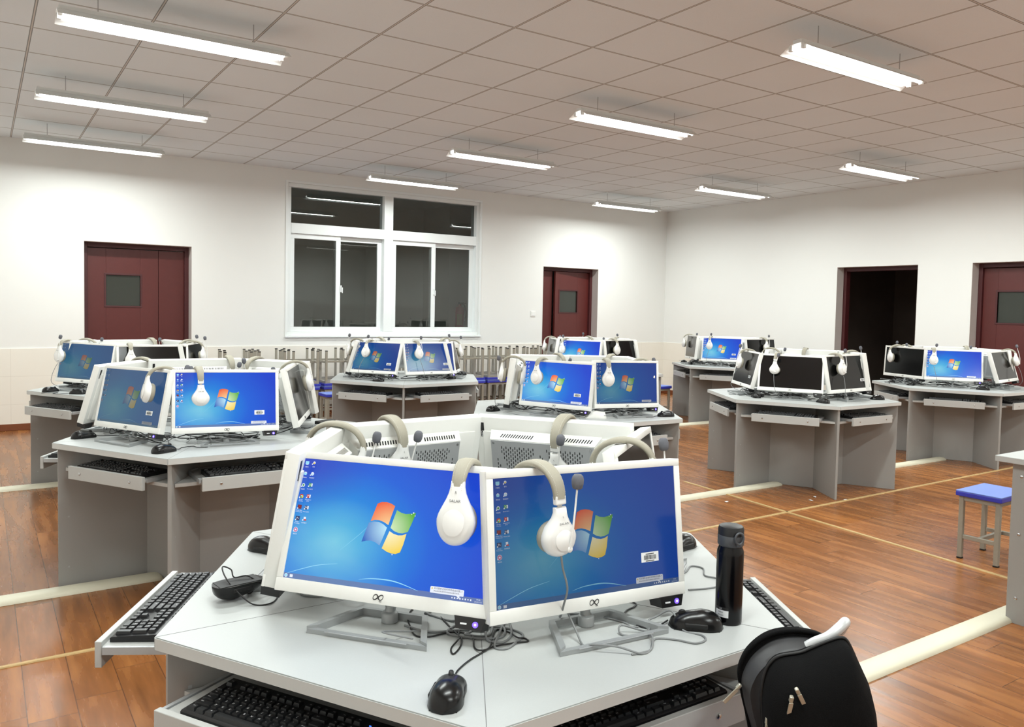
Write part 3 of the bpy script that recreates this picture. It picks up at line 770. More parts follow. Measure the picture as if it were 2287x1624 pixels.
    mb.add([scr(.745, .038, -.0009), scr(.868, .038, -.0009), scr(.884, .018, -.0009), scr(.884, .038, -.0009), scr(.901, .038, -.0009), scr(.903, .044, -.0009), scr(.903, .082, -.0009), scr(.899, .088, -.0009), scr(.747, .088, -.0009), scr(.743, .082, -.0009), scr(.743, .044, -.0009)], [tuple(range(11))], 0)
    TB = lambda u, v: Matrix.Translation(scr(u, v, -.0012)) @ Matrix.Rotation(PI/2, 4, 'X')
    add_text(mb, '无法重新连接所有网络驱动器。', .0046, TB(.76, .074), 1, 'LEFT'); add_text(mb, '单击此处检查您的网络驱动器的状态。', .0036, TB(.76, .054), 1, 'LEFT')
    mb.add([scr(.7475, .068, -.0012), scr(.7565, .068, -.0012), scr(.752, .082, -.0012)], [(0, 1, 2)], 2)
    add_text(mb, 'x', .0045, TB(.893, .075), 1)
    d['message'] = flat_mesh(mb, 'message_balloon', [P['white'], P['text'], P['i_yellow']])
    mb = IC; add_text(mb, '19:06', .0042, TB(.972, .03), 0); add_text(mb, '2018/11/12', .0036, TB(.972, .013), 0)
    for i in range(8): rc(.85+i*.0125, .021, .006, .009+.004*(i % 2), 0)
    ci(.014, .021, .015, 0); ci(.014, .021, .011, 7, -.001)
    rc(.042, .021, .016, .022, 0)
    d['icons'] = flat_mesh(mb, 'desktop_lettering', [P['white'], P['i_red'], P['i_green'], P['i_navy'], P['i_maroon'], P['i_yellow'], P['i_pink'], P['arc']])
    return d
LM = {k: lit_meshes(k) for k in LEVEL}
SCM = {}
for k in list(LEVEL)+['off']:
    me = PM['screen'].copy(); me.materials.append(M['scr_'+k]); SCM[k] = me
def make_monitor(x, y, zc, yaw, tilt, roll, level, sticker):
    e = empty('monitor', (x, y, ZT), R(yaw+90))
    def child(name, me, par=e):
        o = link(name, me, par)
        if par is e: o.rotation_mode = 'YXZ'; o.rotation_euler = (R(-tilt), R(-roll), 0); o.location = (0, 0, zc-ZT)
        return o
    h = child('housing', PM['housing']); child('emblem', PM['emblem'], h); child('rear_label', PM['label'], h)
    s = child('screen', SCM[level])
    if level != 'off':
        L = LM[level]
        child('wallpaper_logo', L['emblem'], s); child('desktop_lettering', L['icons'], s); child('message_balloon', L['message'], s)
    if sticker: child('barcode_sticker', PM['sticker'], s)
    rs = child('rear_shroud', PM['shroud']); p = child('perforated_plate', PM['plate']); child('plate_screw', PM['screws'], p)
    pb = child('port_box', PM['port1'])
    if level != 'off': child('power_light', PM['led'], pb)
    link('stand_foot', PM['foot'], e); link('stand_column', PM['column'], e)
    return e

POSES = {'front': {210: (.744, 1.594, .929, 219.6, 18.2, -.2), 270: (1.118, 1.35, 0.924, 264.5, 8.2, -1.0), 330: (1.462, 1.555, 0.931, 307.5, 10.1, -1.0), 150: (0.695, 1.997, 0.929, 145.3, 9.7, 1.0), 90: (1.064, 2.193, 0.929, 92.2, 10.5, 0), 30: (1.486, 1.971, 0.933, 31.3, 9.6, -1.1)},
 'leftmid': {210: (0.618, 4.323, 0.935, 206.4, 12.3, 0.5), 270: (1.019, 4.087, 0.93, 265.8, 8.7, -1.2), 330: (1.46, 4.306, 0.932, 333.8, 12.8, 0.7), 150: (0.604, 4.788, 0.938, 141.1, 17.6, 0.1), 90: (1.035, 4.883, 0.937, 91.8, 9.8, 0.2), 30: (1.484, 4.697, 0.936, 29.3, 14.2, -1.0)},
 'leftback': {210: (0.663, 6.879, 0.934, 220.6, 11.4, -1.2), 270: (1.104, 6.627, 0.926, 268.9, 11.0, -0.3), 330: (1.455, 6.817, 0.93, 330.0, 10.9, 0), 150: (0.66, 7.257, 0.936, 154.7, 8.9, 1.3), 90: (1.014, 7.461, 0.93, 107.4, 9.8, 0.4), 30: (1.425, 7.24, 0.932, 13.8, 10.7, -0.5)},
 'backmid': {210: (3.076, 6.922, 0.931, 212.4, 19.9, 0.2), 270: (3.521, 6.686, 0.931, 265.2, 17.5, 0.2), 330: (3.864, 6.838, 0.923, 322.6, 14.2, -0.7), 150: (3.061, 7.306, 0.935, 141.5, 16.5, 0.2), 90: (3.484, 7.463, 0.932, 103.2, 11.1, 0.3), 30: (3.847, 7.267, 0.934, 18.4, 9.8, -0.7)},
 'mid': {210: (3.15, 4.203, 0.925, 210.0, 9.7, -0.7), 270: (3.562, 3.97, 0.931, 262.5, 5.5, -1.1), 330: (3.86, 4.18, 0.93, 330.0, 10.9, 0), 150: (3.082, 4.645, 0.931, 142.9, 8.5, -0.1), 90: (3.438, 4.83, 0.926, 88.6, 10.6, 1.5), 30: (3.839, 4.593, 0.926, 23.6, 10.5, -1.6)},
 'back3': {210: (5.495, 6.899, 0.928, 198.9, 10.5, 0.3), 270: (5.889, 6.663, 0.939, 276.5, 9.8, -0.3), 330: (6.25, 6.86, 0.93, 330.0, 10.9, 0), 150: (5.425, 7.348, 0.932, 153.1, 8.1, 0.7), 90: (5.863, 7.492, 0.935, 88.3, 10.2, 0.2), 30: (6.25, 7.3, 0.93, 30.0, 10.9, 0)},
 'backR': {210: (7.907, 7.037, 0.94, 209.6, 12.5, 0.1), 270: (8.305, 6.731, 0.936, 265.0, 9.2, 0.1), 330: (8.65, 6.973, 0.93, 330.0, 10.9, 0), 150: (7.84, 7.503, 0.948, 147.5, 5.8, 0.9), 90: (8.269, 7.598, 0.931, 89.3, 10.7, 0.1), 30: (8.645, 7.418, 0.93, 30.1, 10.9, 0)},
 'rightmid': {210: (5.516, 4.168, 0.933, 214.7, 18.5, -0.6), 270: (5.916, 3.912, 0.942, 265.5, 11.7, 1.0), 330: (6.241, 4.082, 0.949, 329.0, 8.3, -0.4), 150: (5.492, 4.617, 0.941, 148.9, 13.5, -0.5), 90: (5.88, 4.678, 0.948, 114.0, 11.0, 0.9), 30: (6.221, 4.518, 0.947, 24.2, 9.2, -0.3)},
 'farR': {210: (7.989, 4.142, 0.944, 213.2, 15.4, 0), 270: (8.352, 3.838, 0.947, 275.8, 17.0, 0.4), 330: (8.665, 4.063, 0.942, 329.1, 9.7, -0.4), 150: (7.892, 4.596, 0.947, 166.4, 3.0, -0.2), 90: (8.283, 4.758, 0.947, 100.6, 7.9, 0.8), 30: (8.641, 4.535, 0.945, 40.3, 9.1, -0.4)}}
SEATL = {210: 'front left', 270: 'front right', 330: 'right side', 30: 'rear right', 90: 'rear', 150: 'left side'}
SEATR = {150: 'front left', 210: 'front middle', 270: 'front right', 330: 'right side', 30: 'rear right', 90: 'rear left'}
def seat(t, a): return (SEATR if t in ('rightmid', 'farR', 'backR', 'back3') else SEATL)[a]
LEVELS = {('front', 210): 'bright', ('front', 270): 'mid', ('leftmid', 210): 'dim', ('leftmid', 270): 'bright', ('leftback', 210): 'dim', ('backmid', 210): 'mid', ('backmid', 270): 'mid',
          ('mid', 210): 'bright', ('mid', 270): 'mid', ('back3', 210): 'bright', ('backR', 210): 'bright', ('farR', 210): 'bright'}
STICK = {('front', 270), ('leftmid', 210), ('leftmid', 270), ('backmid', 210), ('backmid', 270), ('mid', 210), ('backR', 210), ('rightmid', 150), ('rightmid', 270)}
FACING = {t: {150, 210, 270} if t in ('rightmid', 'farR', 'backR', 'back3') else {210, 270} for t in TABLES}
LW = {'bright': 'a bright blue desktop', 'mid': 'a deep blue desktop', 'dim': 'a dim faded desktop', 'off': 'a black screen'}
for tn, faces in POSES.items():
    for a, p in faces.items():
        lv = LEVELS.get((tn, a), 'off')
        o = make_monitor(*p, lv, (tn, a) in STICK)
        look = f'white monitor with {LW[lv]}' if a in FACING[tn] else ('white monitor seen edge-on' if (tn, a) in (('front', 330), ('leftmid', 330), ('backmid', 150), ('backmid', 330), ('mid', 150)) else 'white monitor turned away')
        tag(o, f'{look}, {seat(tn, a)} seat of the {TP[tn]}', 'monitor', 'all-in-one monitors on the tables')

# ------------------------------------------------------------------ headsets hooked over the monitors
def headset_meshes():
    d = {}
    path = []
    for i in range(25):
        t = PI*(i/24)                       # from the microphone side (-y) over the top to +y
        y = -.079*math.cos(t); z = -.062+.072*math.sin(t)**.85
        path.append(Vector((0, y, z)))
    n = len(path); rs = []; st = []
    for i, p in enumerate(path):
        tg = (path[min(n-1, i+1)]-path[max(0, i-1)]).normalized(); nr = Vector((1, 0, 0)).cross(tg)
        if nr.dot(p-Vector((0, 0, -.06))) < 0: nr = -nr
        k = .75+.25*math.sin(PI*i/24)
        ring = []
        for q in range(14):
            a = 2*PI*q/14; c, s_ = math.cos(a), math.sin(a)
            ring.append(tuple(p+Vector((1, 0, 0))*(.0188*k*math.copysign(abs(c)**.6, c))+nr*(.0075*math.copysign(abs(s_)**.8, s_))))
        rs.append(ring); st.append((p, nr, k, tg))
    mb = MB(); mb.rings(rs)
    for i in range(n-1):
        for f in (.15, .5, .85):
            p = st[i][0].lerp(st[i+1][0], f); nr = st[i][1]; tg = st[i][3]; k = st[i][2]
            for s_ in (-1, 1):
                c = p+nr*.0064+Vector((s_*.0138*k, 0, 0)); a, b = tg*.0011, Vector((.0004, 0, 0)); u_ = nr*.0012
                mb.add([c-a-b+u_, c+a-b+u_, c+a+b+u_, c-a+b+u_], [(0, 1, 2, 3)], 1)
    d['band'] = mb.mesh('headband', ['band', 'stitch'], 60)
    cz = -.136; r_ = .0415
    out = []
    for x, z in ((.0148, -.060), (.0157, -.072), (.0185, -.084), (.0238, -.096), (.030, -.107), (.0352, -.117), (.0392, -.126)): out.append((x, z))
    for k in range(0, 13):
        a = -k*R(90)/12; out.append((r_*math.cos(a), cz+.046*math.sin(a)))
    outline = out+[(-x, z) for x, z in out[-2::-1]]
    for s_ in (-1, 1):
        mb = MB(); L = []
        for dy, sc in ((.0, .94), (.003, 1), (.012, 1), (.020, .95), (.026, .84), (.030, .62), (.0315, .3)):
            nk = lambda z: max(0, min(1, (z+.104)/.026)); L.append([(x*sc, s_*((.058+dy)*(1-nk(z))+(.0718+dy*.5)*nk(z)), cz+.03+(z-cz-.03)*sc) for x, z in outline])
        mb.rings(L)
        T = Matrix.Translation((0, s_*.0882, cz-.004)) @ Matrix.Rotation(-s_*PI/2, 4, 'X')
        mb.lathe([(0, 0), (.0225, -.0015), (.0238, .0002), (.0215, .0018), (0, .0034)], 28, 0, T @ Matrix.Scale(1.12, 4, (0, 1, 0)))
        add_text(mb, 'L' if s_ < 0 else 'R', .007, Matrix.Translation((0, s_*.0886, -.084)) @ Matrix.Rotation(PI/2 if s_ < 0 else PI/2, 4, 'X') if s_ < 0 else Matrix.Translation((0, .0886, -.084)) @ Matrix.Rotation(PI, 4, 'Z') @ Matrix.Rotation(PI/2, 4, 'X'), 1)
        Tt = (Matrix.Identity(4) if s_ < 0 else Matrix.Rotation(PI, 4, 'Z'))
        add_text(mb, 'SALAR', .0075, Tt @ Matrix.Translation((0, -.0898, -.1)) @ Matrix.Rotation(PI/2, 4, 'X'), 1, sx=1.15)
        d['cup%d' % s_] = mb.mesh('earcup', ['white_gloss', 'print'], 50)
        mb = MB(); T = Matrix.Translation((0, s_*.058, cz)) @ Matrix.Rotation(s_*PI/2, 4, 'X')
        mb.lathe([(0, -.001), (.0395, -.001), (.0415, .004), (.0405, .013), (.036, .0185), (.028, .02), (.022, .0145), (.018, .01), (0, .01)], 28, 0, T); d['cush%d' % s_] = mb.mesh('ear_cushion', ['band'], 60)
        mb = MB(); y = s_*.0785
        mb.box((0, y, -.064), (.027, .0135, .02), 0, .003); mb.box((0, y-s_*.001, -.076), (.0125, .004, .012), 1, .001)
        d['arm%d' % s_] = mb.mesh('slider', ['white_gloss', 'steel'])
    for hi in (0, 1):
        mb = MB(); mb.lathe([(0, 0), (.0075, 0), (.0075, .006), (.005, .009), (0, .009)], 16, 0, Matrix.Translation((.012, -.083, cz-.03)) @ Matrix.Rotation(PI/2, 4, 'X'))
        top = (.03, -.105, -.028) if not hi else (.02, -.1, .008)
        mb.tube(cat([(.012, -.09, cz-.026), (.0135, -.095, cz-.008), (.019, -.102, -.095), (top[0]-.002, top[1], top[2]-.012)], 6), [.0034-.0013*min(1, i/12) for i in range(19)], 10)
        d['boom%d' % hi] = mb.mesh('microphone_boom', ['white_gloss'], 60)
        mb = MB(); T = Matrix.Translation(top) @ Matrix.Rotation(R(8), 4, 'Y')
        mb.lathe([(0, -.0145), (.006, -.0143), (.0095, -.0115), (.0112, -.004), (.0115, .004), (.0098, .0105), (.006, .0142), (0, .0148)], 20, 0, T @ Matrix.Scale(1.12, 4)); d['foam%d' % hi] = mb.mesh('foam_cover', ['foam'], 70)
    for k, pts in enumerate(([(0, -.072, -.181), (.004, -.078, -.2), (.014, -.085, -.25), (.026, -.082, -.305), (.04, -.05, -.345), (.06, .02, -.357), (.02, .1, -.356), (-.04, .06, -.356)],
                             [(0, -.072, -.181), (-.006, -.082, -.21), (-.018, -.09, -.27), (-.02, -.085, -.325), (.01, -.05, -.352), (.09, .0, -.357), (.13, .08, -.355), (.05, .12, -.356)])):
        mb = MB(); mb.tube(cat(pts, 7), .0019, 7); d['cord%d' % k] = mb.mesh('headset_cord', ['cord_grey'], 60)
    return d
HM = headset_meshes()
HEAD = dict(front={210: (.82, 0, 0), 270: (.25, 1, 0), 330: (.28, 1, 0), 150: (.14, 0, 0), 90: (.61, 0, 0), 30: (.42, 0, 0)},
  leftmid={210: (.9, 0, 1), 270: (.24, 0, 1), 330: (.72, 0, 0), 150: (.12, 0, 0), 90: (.14, 0, 0), 30: (.81, 0, 1)},
  leftback={210: (.09, 1, 1), 270: (.18, 0, 0), 150: (.4, 0, 1), 90: (.08, 0, 1), 30: (.1, 1, 1), 330: (.6, 1, 1)},
  backmid={210: (.32, 1, 1), 270: (.26, 1, 1), 150: (.84, 1, 1), 330: (.9, 1, 1), 30: (.08, 1, 1), 90: (.83, 0, 1)},
  mid={210: (.27, 0, 0), 270: (.2, 0, 0), 150: (.9, 1, 0), 90: (.18, 0, 0), 30: (.27, 1, 0), 330: (.1, 1, 0)},
  rightmid={150: (.41, 1, 1), 210: (.3, 1, 0), 270: (.25, 1, 1), 330: (.46, 1, 1), 90: (.66, 0, 1), 30: (.54, 1, 0)},
  farR={150: (.28, 0, 1), 210: (.15, 1, 1), 270: (.88, 1, 1), 90: (.9, 1, 1), 30: (.2, 0, 1)},
  backR={150: (.08, 0, 1), 210: (.21, 1, 1), 270: (.59, 1, 1)}, back3={150: (.1, 0, 1), 210: (.07, 1, 1), 270: (.26, 0, 1), 90: (.12, 1, 1), 30: (.3, 1, 1)})
YAWH = {('front', 210): 4, ('front', 270): 8, ('leftmid', 210): -22, ('mid', 210): -6, ('mid', 270): -18, ('rightmid', 210): -14, ('farR', 150): -20}
hk = 0
for tn, fs in HEAD.items():
    for a, (u, micf, hi) in fs.items():
        x, y, zc, yaw, tilt, roll = POSES[tn][a]
        Rp = Matrix.Rotation(R(yaw+90), 4, 'Z') @ Matrix.Rotation(R(-tilt), 4, 'X') @ Matrix.Rotation(R(-roll), 4, 'Y')
        pos = Rp @ Vector(((u-.5)*W, .017, H/2+.0005))+Vector((x, y, zc))
        e = empty('headset'); hk += 1
        e.matrix_world = Matrix.Translation(pos) @ Matrix.Rotation(R(yaw+90+YAWH.get((tn, a), 0)), 4, 'Z') @ Matrix.Rotation(R(-tilt*.9), 4, 'X') @ Matrix.Rotation(0 if micf else PI, 4, 'Z')
        link('headband', HM['band'], e)
        up_ = 0 if (tn, a) in (('front', 270), ('leftmid', 270), ('front', 30), ('rightmid', 210)) else .022
        for s_ in (-1, 1):
            c = link('earcup', HM['cup%d' % s_], e); link('ear_cushion', HM['cush%d' % s_], c); sl = link('slider', HM['arm%d' % s_], e)
            zs = .85 if up_ == 0 else 1.1; c.scale = (1, 1, zs); c.location = (0, 0, -.182*(1-zs) if up_ == 0 else up_-.06*(1-zs)); sl.location = (0, 0, up_*.3)
        b = link('microphone_boom', HM['boom%d' % hi], e); link('foam_cover', HM['foam%d' % hi], b); b.location = (0, 0, up_*.6)
        if (tn, a) != ('front', 270): link('headset_cord', HM['cord%d' % (hk % 2)], e)
        tag(e, f'white headset with beige band on the {seat(tn, a)} monitor of the {TP[tn]}', 'headset', 'headsets hung over the monitors')
        if (tn, a) == ('front', 270): HS270 = e

# ------------------------------------------------------------------ mice
def mouse_meshes():
    d = {}
    rs = []
    N = 18
    for i in range(N+1):
        t = -1+2*i/N
        y = .061*t
        w_ = .0325*(max(0.0, 1-abs(t)**3.2))**.5*(1-.12*math.exp(-((t-.15)/.35)**2))+.0008
        h_ = (.0385-.0125*max(0, t+.15)-.006*max(0, -t-.3))*(max(0.0, 1-abs(t)**4))**.5+.0006
        ring = []
        for q in range(15):
            b = PI*q/14
            ring.append((w_*math.cos(b)*(1+.06*math.sin(2*b)), y, .001+h_*math.sin(b)**.75))
        rs.append(ring)
    mb = MB(); mb.rings(rs)
    mb.box((0, .052, .0055), (.03, .006, .004), 0, .001)
    for s_ in (-1, 1): mb.box((s_*.0285, .0, .012), (.005, .05, .010), 1, .002, Matrix.Rotation(R(s_*4), 4, 'Z'))
    mb.box((0, .0, .0008), (.05, .1, .0016), 1)
    d['body'] = mb.mesh('mouse_body', ['black_gloss', 'rubber'], 50)
    mb = MB(); mb.lathe([(0, -.004), (.008, -.004), (.0095, -.002), (.0095, .002), (.008, .004), (0, .004)], 18, 0, Matrix.Translation((0, .03, .0285)) @ Matrix.Rotation(PI/2, 4, 'Y')); d['wheel'] = mb.mesh('scroll_wheel', ['rubber'], 40)
    mb = MB(); mb.tube(cat([(0, .055, .008), (0, .085, .003), (.02, .13, .002), (.06, .17, .002), (.05, .22, .002), (-.01, .2, .003), (-.03, .25, .002), (.02, .3, .002)], 6), .0017, 6); d['cord0'] = mb.mesh('mouse_cord', ['cord_black'], 60)
    mb = MB(); mb.tube(cat([(0, .055, .008), (0, .08, .003), (-.03, .12, .002), (-.02, .17, .002), (.04, .16, .004), (.05, .21, .002), (0, .26, .002)], 6), .0017, 6); d['cord1'] = mb.mesh('mouse_cord', ['cord_black'], 60)
    return d
MM = mouse_meshes()
def worldtube(name, pts, r, mat, parent, z=.0022, inv=None):
    mb = MB(); P = cat([(p[0], p[1], ZT+z if len(p) < 3 else p[2]) for p in pts], 7)
    mb.tube(P, r, 8, 0, inv)
    return mb.build(name, [mat], parent, 60)
MICE = dict(front={270: (.694, 1.228, 51), 330: (1.325, 1.228, 140), 150: (.504, 1.917, 8), 90: (.672, 2.245, 300), 30: (1.729, 1.672, 190)},
  leftmid={210: (.43, 4.541, 12), 270: (.703, 3.954, 25)}, leftback={210: (.433, 6.891, 20), 270: (.593, 6.658, 150)}, backmid={210: (3.033, 6.759, 115), 270: (3.784, 6.762, 150), 30: (4.1, 7.1, 150)},
  mid={150: (2.888, 4.557, 20), 210: (3.333, 4.175, 80), 270: (3.795, 3.839, 165)}, rightmid={150: (5.335, 4.365, 60), 210: (5.538, 3.874, 80), 270: (6.207, 3.83, 150)},
  farR={150: (7.83, 4.47, 20), 210: (8.058, 3.889, 110), 90: (7.86, 4.7, 30)}, backR={150: (7.97, 7.75, 20), 210: (7.787, 7.453, 40), 270: (7.983, 6.907, 100)})
k = 0
for tn, fs in MICE.items():
    for a, (x, y, az) in fs.items():
        e = empty('computer_mouse', (x, y, ZT), R(az-90)); k += 1
        b = link('mouse_body', MM['body'], e); w_ = link('scroll_wheel', MM['wheel'], e)
        lab = f'black mouse at the {seat(tn, a)} seat of the {TP[tn]}'
        inv = (Matrix.Translation((x, y, ZT)) @ Matrix.Rotation(R(az-90), 4, 'Z')).inverted()
        if (tn, a) == ('front', 150):
            for o in (b, w_): o.rotation_euler = (0, PI, 0); o.location = (0, 0, .0405)
            lab = 'black mouse lying upside down at the left corner of the nearest table'
            worldtube('mouse_cord', [(.565, 1.926, ZT+.026), (.588, 1.918, ZT+.012), (.585, 1.87), (.556, 1.835), (.52, 1.848, ZT+.004), (.492, 1.882, ZT+.03), (.478, 1.925, ZT+.052), (.48, 1.96, ZT+.066), (.497, 1.948, ZT+.06), (.5, 1.93, ZT+.046), (.53, 1.925, ZT+.046), (.556, 1.9, ZT+.03), (.6, 1.91, ZT+.004), (.66, 1.93)], .0017, 'cord_black', e, inv=inv)
        elif (tn, a) == ('front', 270):
            worldtube('mouse_cord', [(.73, 1.272, ZT+.007), (.761, 1.31), (.803, 1.337), (.838, 1.352), (.877, 1.367), (.927, 1.36), (.955, 1.352), (.958, 1.368), (.942, 1.372, ZT+.006), (.947, 1.413), (.932, 1.436), (.908, 1.415), (.872, 1.37), (.845, 1.356, ZT+.006), (.842, 1.381), (.868, 1.439), (.842, 1.475), (.789, 1.479), (.766, 1.499), (.778, 1.549), (.8, 1.605), (.85, 1.66)], .0018, 'cord_black', e, inv=inv)
        elif (tn, a) == ('front', 330):
            worldtube('mouse_cord', [(1.285, 1.275, ZT+.007), (1.25, 1.268), (1.233, 1.262), (1.216, 1.285), (1.214, 1.325), (1.223, 1.353), (1.253, 1.376), (1.286, 1.385), (1.301, 1.401), (1.29, 1.45), (1.24, 1.5)], .0018, 'cord_black', e, inv=inv)
        else: link('mouse_cord', MM['cord%d' % (k % 2)], e)
        tag(e, lab, 'computer mouse', 'black mice on the tables')

# ------------------------------------------------------------------ keyboards on the trays
def keyboard_meshes():
    d = {}
    mb = MB(); mb.rings([[(-.222, -.07, .0005), (.222, -.07, .0005), (.222, -.07, .010), (-.222, -.07, .010)], [(-.222, -.066, .0005), (.222, -.066, .0005), (.222, -.066, .0125), (-.222, -.066, .0125)],
                         [(-.222, .068, .0005), (.222, .068, .0005), (.222, .068, .0195), (-.222, .068, .0195)], [(-.22, .072, .0005), (.22, .072, .0005), (.22, .072, .017), (-.22, .072, .017)]])
    d['case'] = mb.mesh('keyboard_case', ['black'], 30)
    kb = MB(); lg = MB(); U = .0188
    slope = Matrix.Rotation(math.atan2(.007, .134), 4, 'X')
    def key(x, y, w_, ch=None, h_=1.0):
        z = .0125+(y+.066)*.0522
        a, b = w_*U/2-.0011, h_*U/2-.0011; c = (x, y, z)
        vs = [(x+i*a, y+j*b, z-.002) for i, j in ((-1, -1), (1, -1), (1, 1), (-1, 1))]+[(x+i*(a-.0022), y+j*(b-.0022)+.0006, z+.0065) for i, j in ((-1, -1), (1, -1), (1, 1), (-1, 1))]
        kb.add(vs, [(3, 2, 1, 0), (4, 5, 6, 7), (0, 1, 5, 4), (1, 2, 6, 5), (2, 3, 7, 6), (3, 0, 4, 7)])
        if ch:
            sz = .0062 if len(ch) == 1 else .0038
            add_text(lg, ch, sz, Matrix.Translation((x-a+.0048+(.0022 if len(ch) > 1 else 0)+.0012*len(ch), y+b-.0062, z+.0068)) , 0)
    x0 = -.215
    rowsY = [-.055, -.0362, -.0174, .0014, .0202, .0465]
    def row(y, items, x=x0):
        for w_, ch in items:
            key(x+w_*U/2, y, w_, ch); x += w_*U
    row(rowsY[5], [(1, 'Esc')]); row(rowsY[5], [(1, 'F%d' % i) for i in range(1, 5)], x0+2*U); row(rowsY[5], [(1, 'F%d' % i) for i in range(5, 9)], x0+6.5*U); row(rowsY[5], [(1, 'F%d' % i) for i in range(9, 13)], x0+11*U)
    row(rowsY[4], [(1, c) for c in '`1234567890-=']+[(2, 'Back')])
    row(rowsY[3], [(1.5, 'Tab')]+[(1, c) for c in 'QWERTYUIOP[]']+[(1.5, None)])
    row(rowsY[2], [(1.75, 'Caps')]+[(1, c) for c in "ASDFGHJKL;'"]+[(2.25, 'Enter')])
    row(rowsY[1], [(2.25, 'Shift')]+[(1, c) for c in 'ZXCVBNM,./']+[(2.75, 'Shift')])
    row(rowsY[0], [(1.25, 'Ctrl'), (1.25, None), (1.25, 'Alt'), (6.25, None), (1.25, 'Alt'), (1.25, None), (1.25, None), (1.25, 'Ctrl')])
    xn = x0+15.3*U
    for yy, ls in ((rowsY[5], ('Prt', 'Scr', 'Pau')), (rowsY[4], ('Ins', 'Hm', 'Pg')), (rowsY[3], ('Del', 'End', 'Pg'))): row(yy, [(1, c) for c in ls], xn)
    row(rowsY[1], [(1, '^')], xn+U); row(rowsY[0], [(1, '<'), (1, 'v'), (1, '>')], xn)
    xp = x0+18.6*U
    row(rowsY[4], [(1, 'Num'), (1, '/'), (1, '*'), (1, '-')], xp); row(rowsY[3], [(1, c) for c in '789'], xp); row(rowsY[2], [(1, c) for c in '456'], xp); row(rowsY[1], [(1, c) for c in '123'], xp)
    row(rowsY[0], [(2, '0'), (1, '.')], xp); key(xp+3.5*U, (rowsY[3]+rowsY[2])/2, 1, '+', 2); key(xp+3.5*U, (rowsY[1]+rowsY[0])/2, 1, None, 2)
    d['keys'] = kb.mesh('keys', ['key']); d['legends'] = flat_mesh(lg, 'key_legends', ['legend'])
    mb = MB()
    for i in range(3): mb.box((xp+(.6+i*1.1)*U, .047, .0196), (.004, .002, .0012))
    d['lights'] = mb.mesh('status_lights', ['blue_led'])
    return d
KM = keyboard_meshes()
KEYB = dict(front=(150, 210, 270, 330), leftmid=(150, 210, 270), leftback=(150, 210), backmid=(210, 270), mid=(270, 330), rightmid=(150, 210, 270), farR=(150, 210, 270), backR=(150, 210))
for tn, fs in KEYB.items():
    hx, hy, hr = TABLES[tn]
    for a in fs:
        ex = TRAY[tn].get(a, 0); d_ = AP-.02-.078+ex; ang = R(a+hr)
        side = {('front', 210): -.03, ('front', 150): -.055}.get((tn, a), 0)
        e = empty('keyboard', (hx+d_*math.cos(ang)-side*math.sin(ang), hy+d_*math.sin(ang)+side*math.cos(ang), .6132), ang+PI/2)
        link('keyboard_case', KM['case'], e); ks = link('keys', KM['keys'], e); link('key_legends', KM['legends'], ks)
        if (tn, a) == ('front', 210): link('status_lights', KM['lights'], e)
        tag(e, f'black keyboard on the {seat(tn, a)} tray of the {TP[tn]}', 'keyboard', 'keyboards on the sliding trays')

# ------------------------------------------------------------------ loose cables on the tables
def tangle(seed, n, rx, ry, hz=.045):
    rnd = random.Random(seed); pts = [(rnd.uniform(-.05, .05), .12, .05)]
    a = rnd.uniform(0, 6)
    for i in range(n):
        a += rnd.uniform(.9, 2.1); r_ = rnd.uniform(.45, 1)
        pts.append((rx*r_*math.cos(a)+.05, ry*r_*math.sin(a)+.06, .003+rnd.uniform(0, hz)))
    return cat(pts, 8)
CAB = []
for sd, n, rx, ry, mat, r_ in ((1, 13, .2, .09, 'cord_grey', .0025), (2, 11, .18, .1, 'cord_grey', .0025), (3, 10, .22, .09, 'cord_black', .0026), (4, 12, .19, .08, 'cord_black', .0023), (5, 16, .17, .09, 'cord_grey', .0023), (6, 9, .23, .08, 'cord_black', .003)):
    mb = MB(); mb.tube(tangle(sd, n, rx, ry), r_, 7); CAB.append(mb.mesh('cable', [mat], 60))
rnd = random.Random(11)
for tn in TABLES:
    for a in (150, 210, 270, 330, 30, 90):
        if a in (90, 30) and tn not in ('front', 'leftmid', 'mid'): continue
        x, y, zc, yaw, *_ = POSES[tn][a]
        th = R(yaw+90)
        for j, (mi, nm) in enumerate(((rnd.choice((0, 1, 4)), 'grey'), (rnd.choice((2, 3)), 'thin black'), (5, 'thick black'))):
            if (tn == 'front' and (a in (210, 270) or j == 2)) or (j == 2 and a not in (150, 210, 270)): continue
            ox, oy = rnd.uniform(-.05, .05)-.03*j, (-.025 if tn != 'front' else .04)+.035*j
            e = link('cable', CAB[mi]); e.location = (x+ox*math.cos(th)-oy*math.sin(th), y+ox*math.sin(th)+oy*math.cos(th), ZT+.0005); e.rotation_euler = (0, 0, th+rnd.uniform(-.3, .3))
            tag(e, f'{nm} tangled cable under the {seat(tn, a)} monitor of the {TP[tn]}', 'cable', 'cables tangled under the monitors')
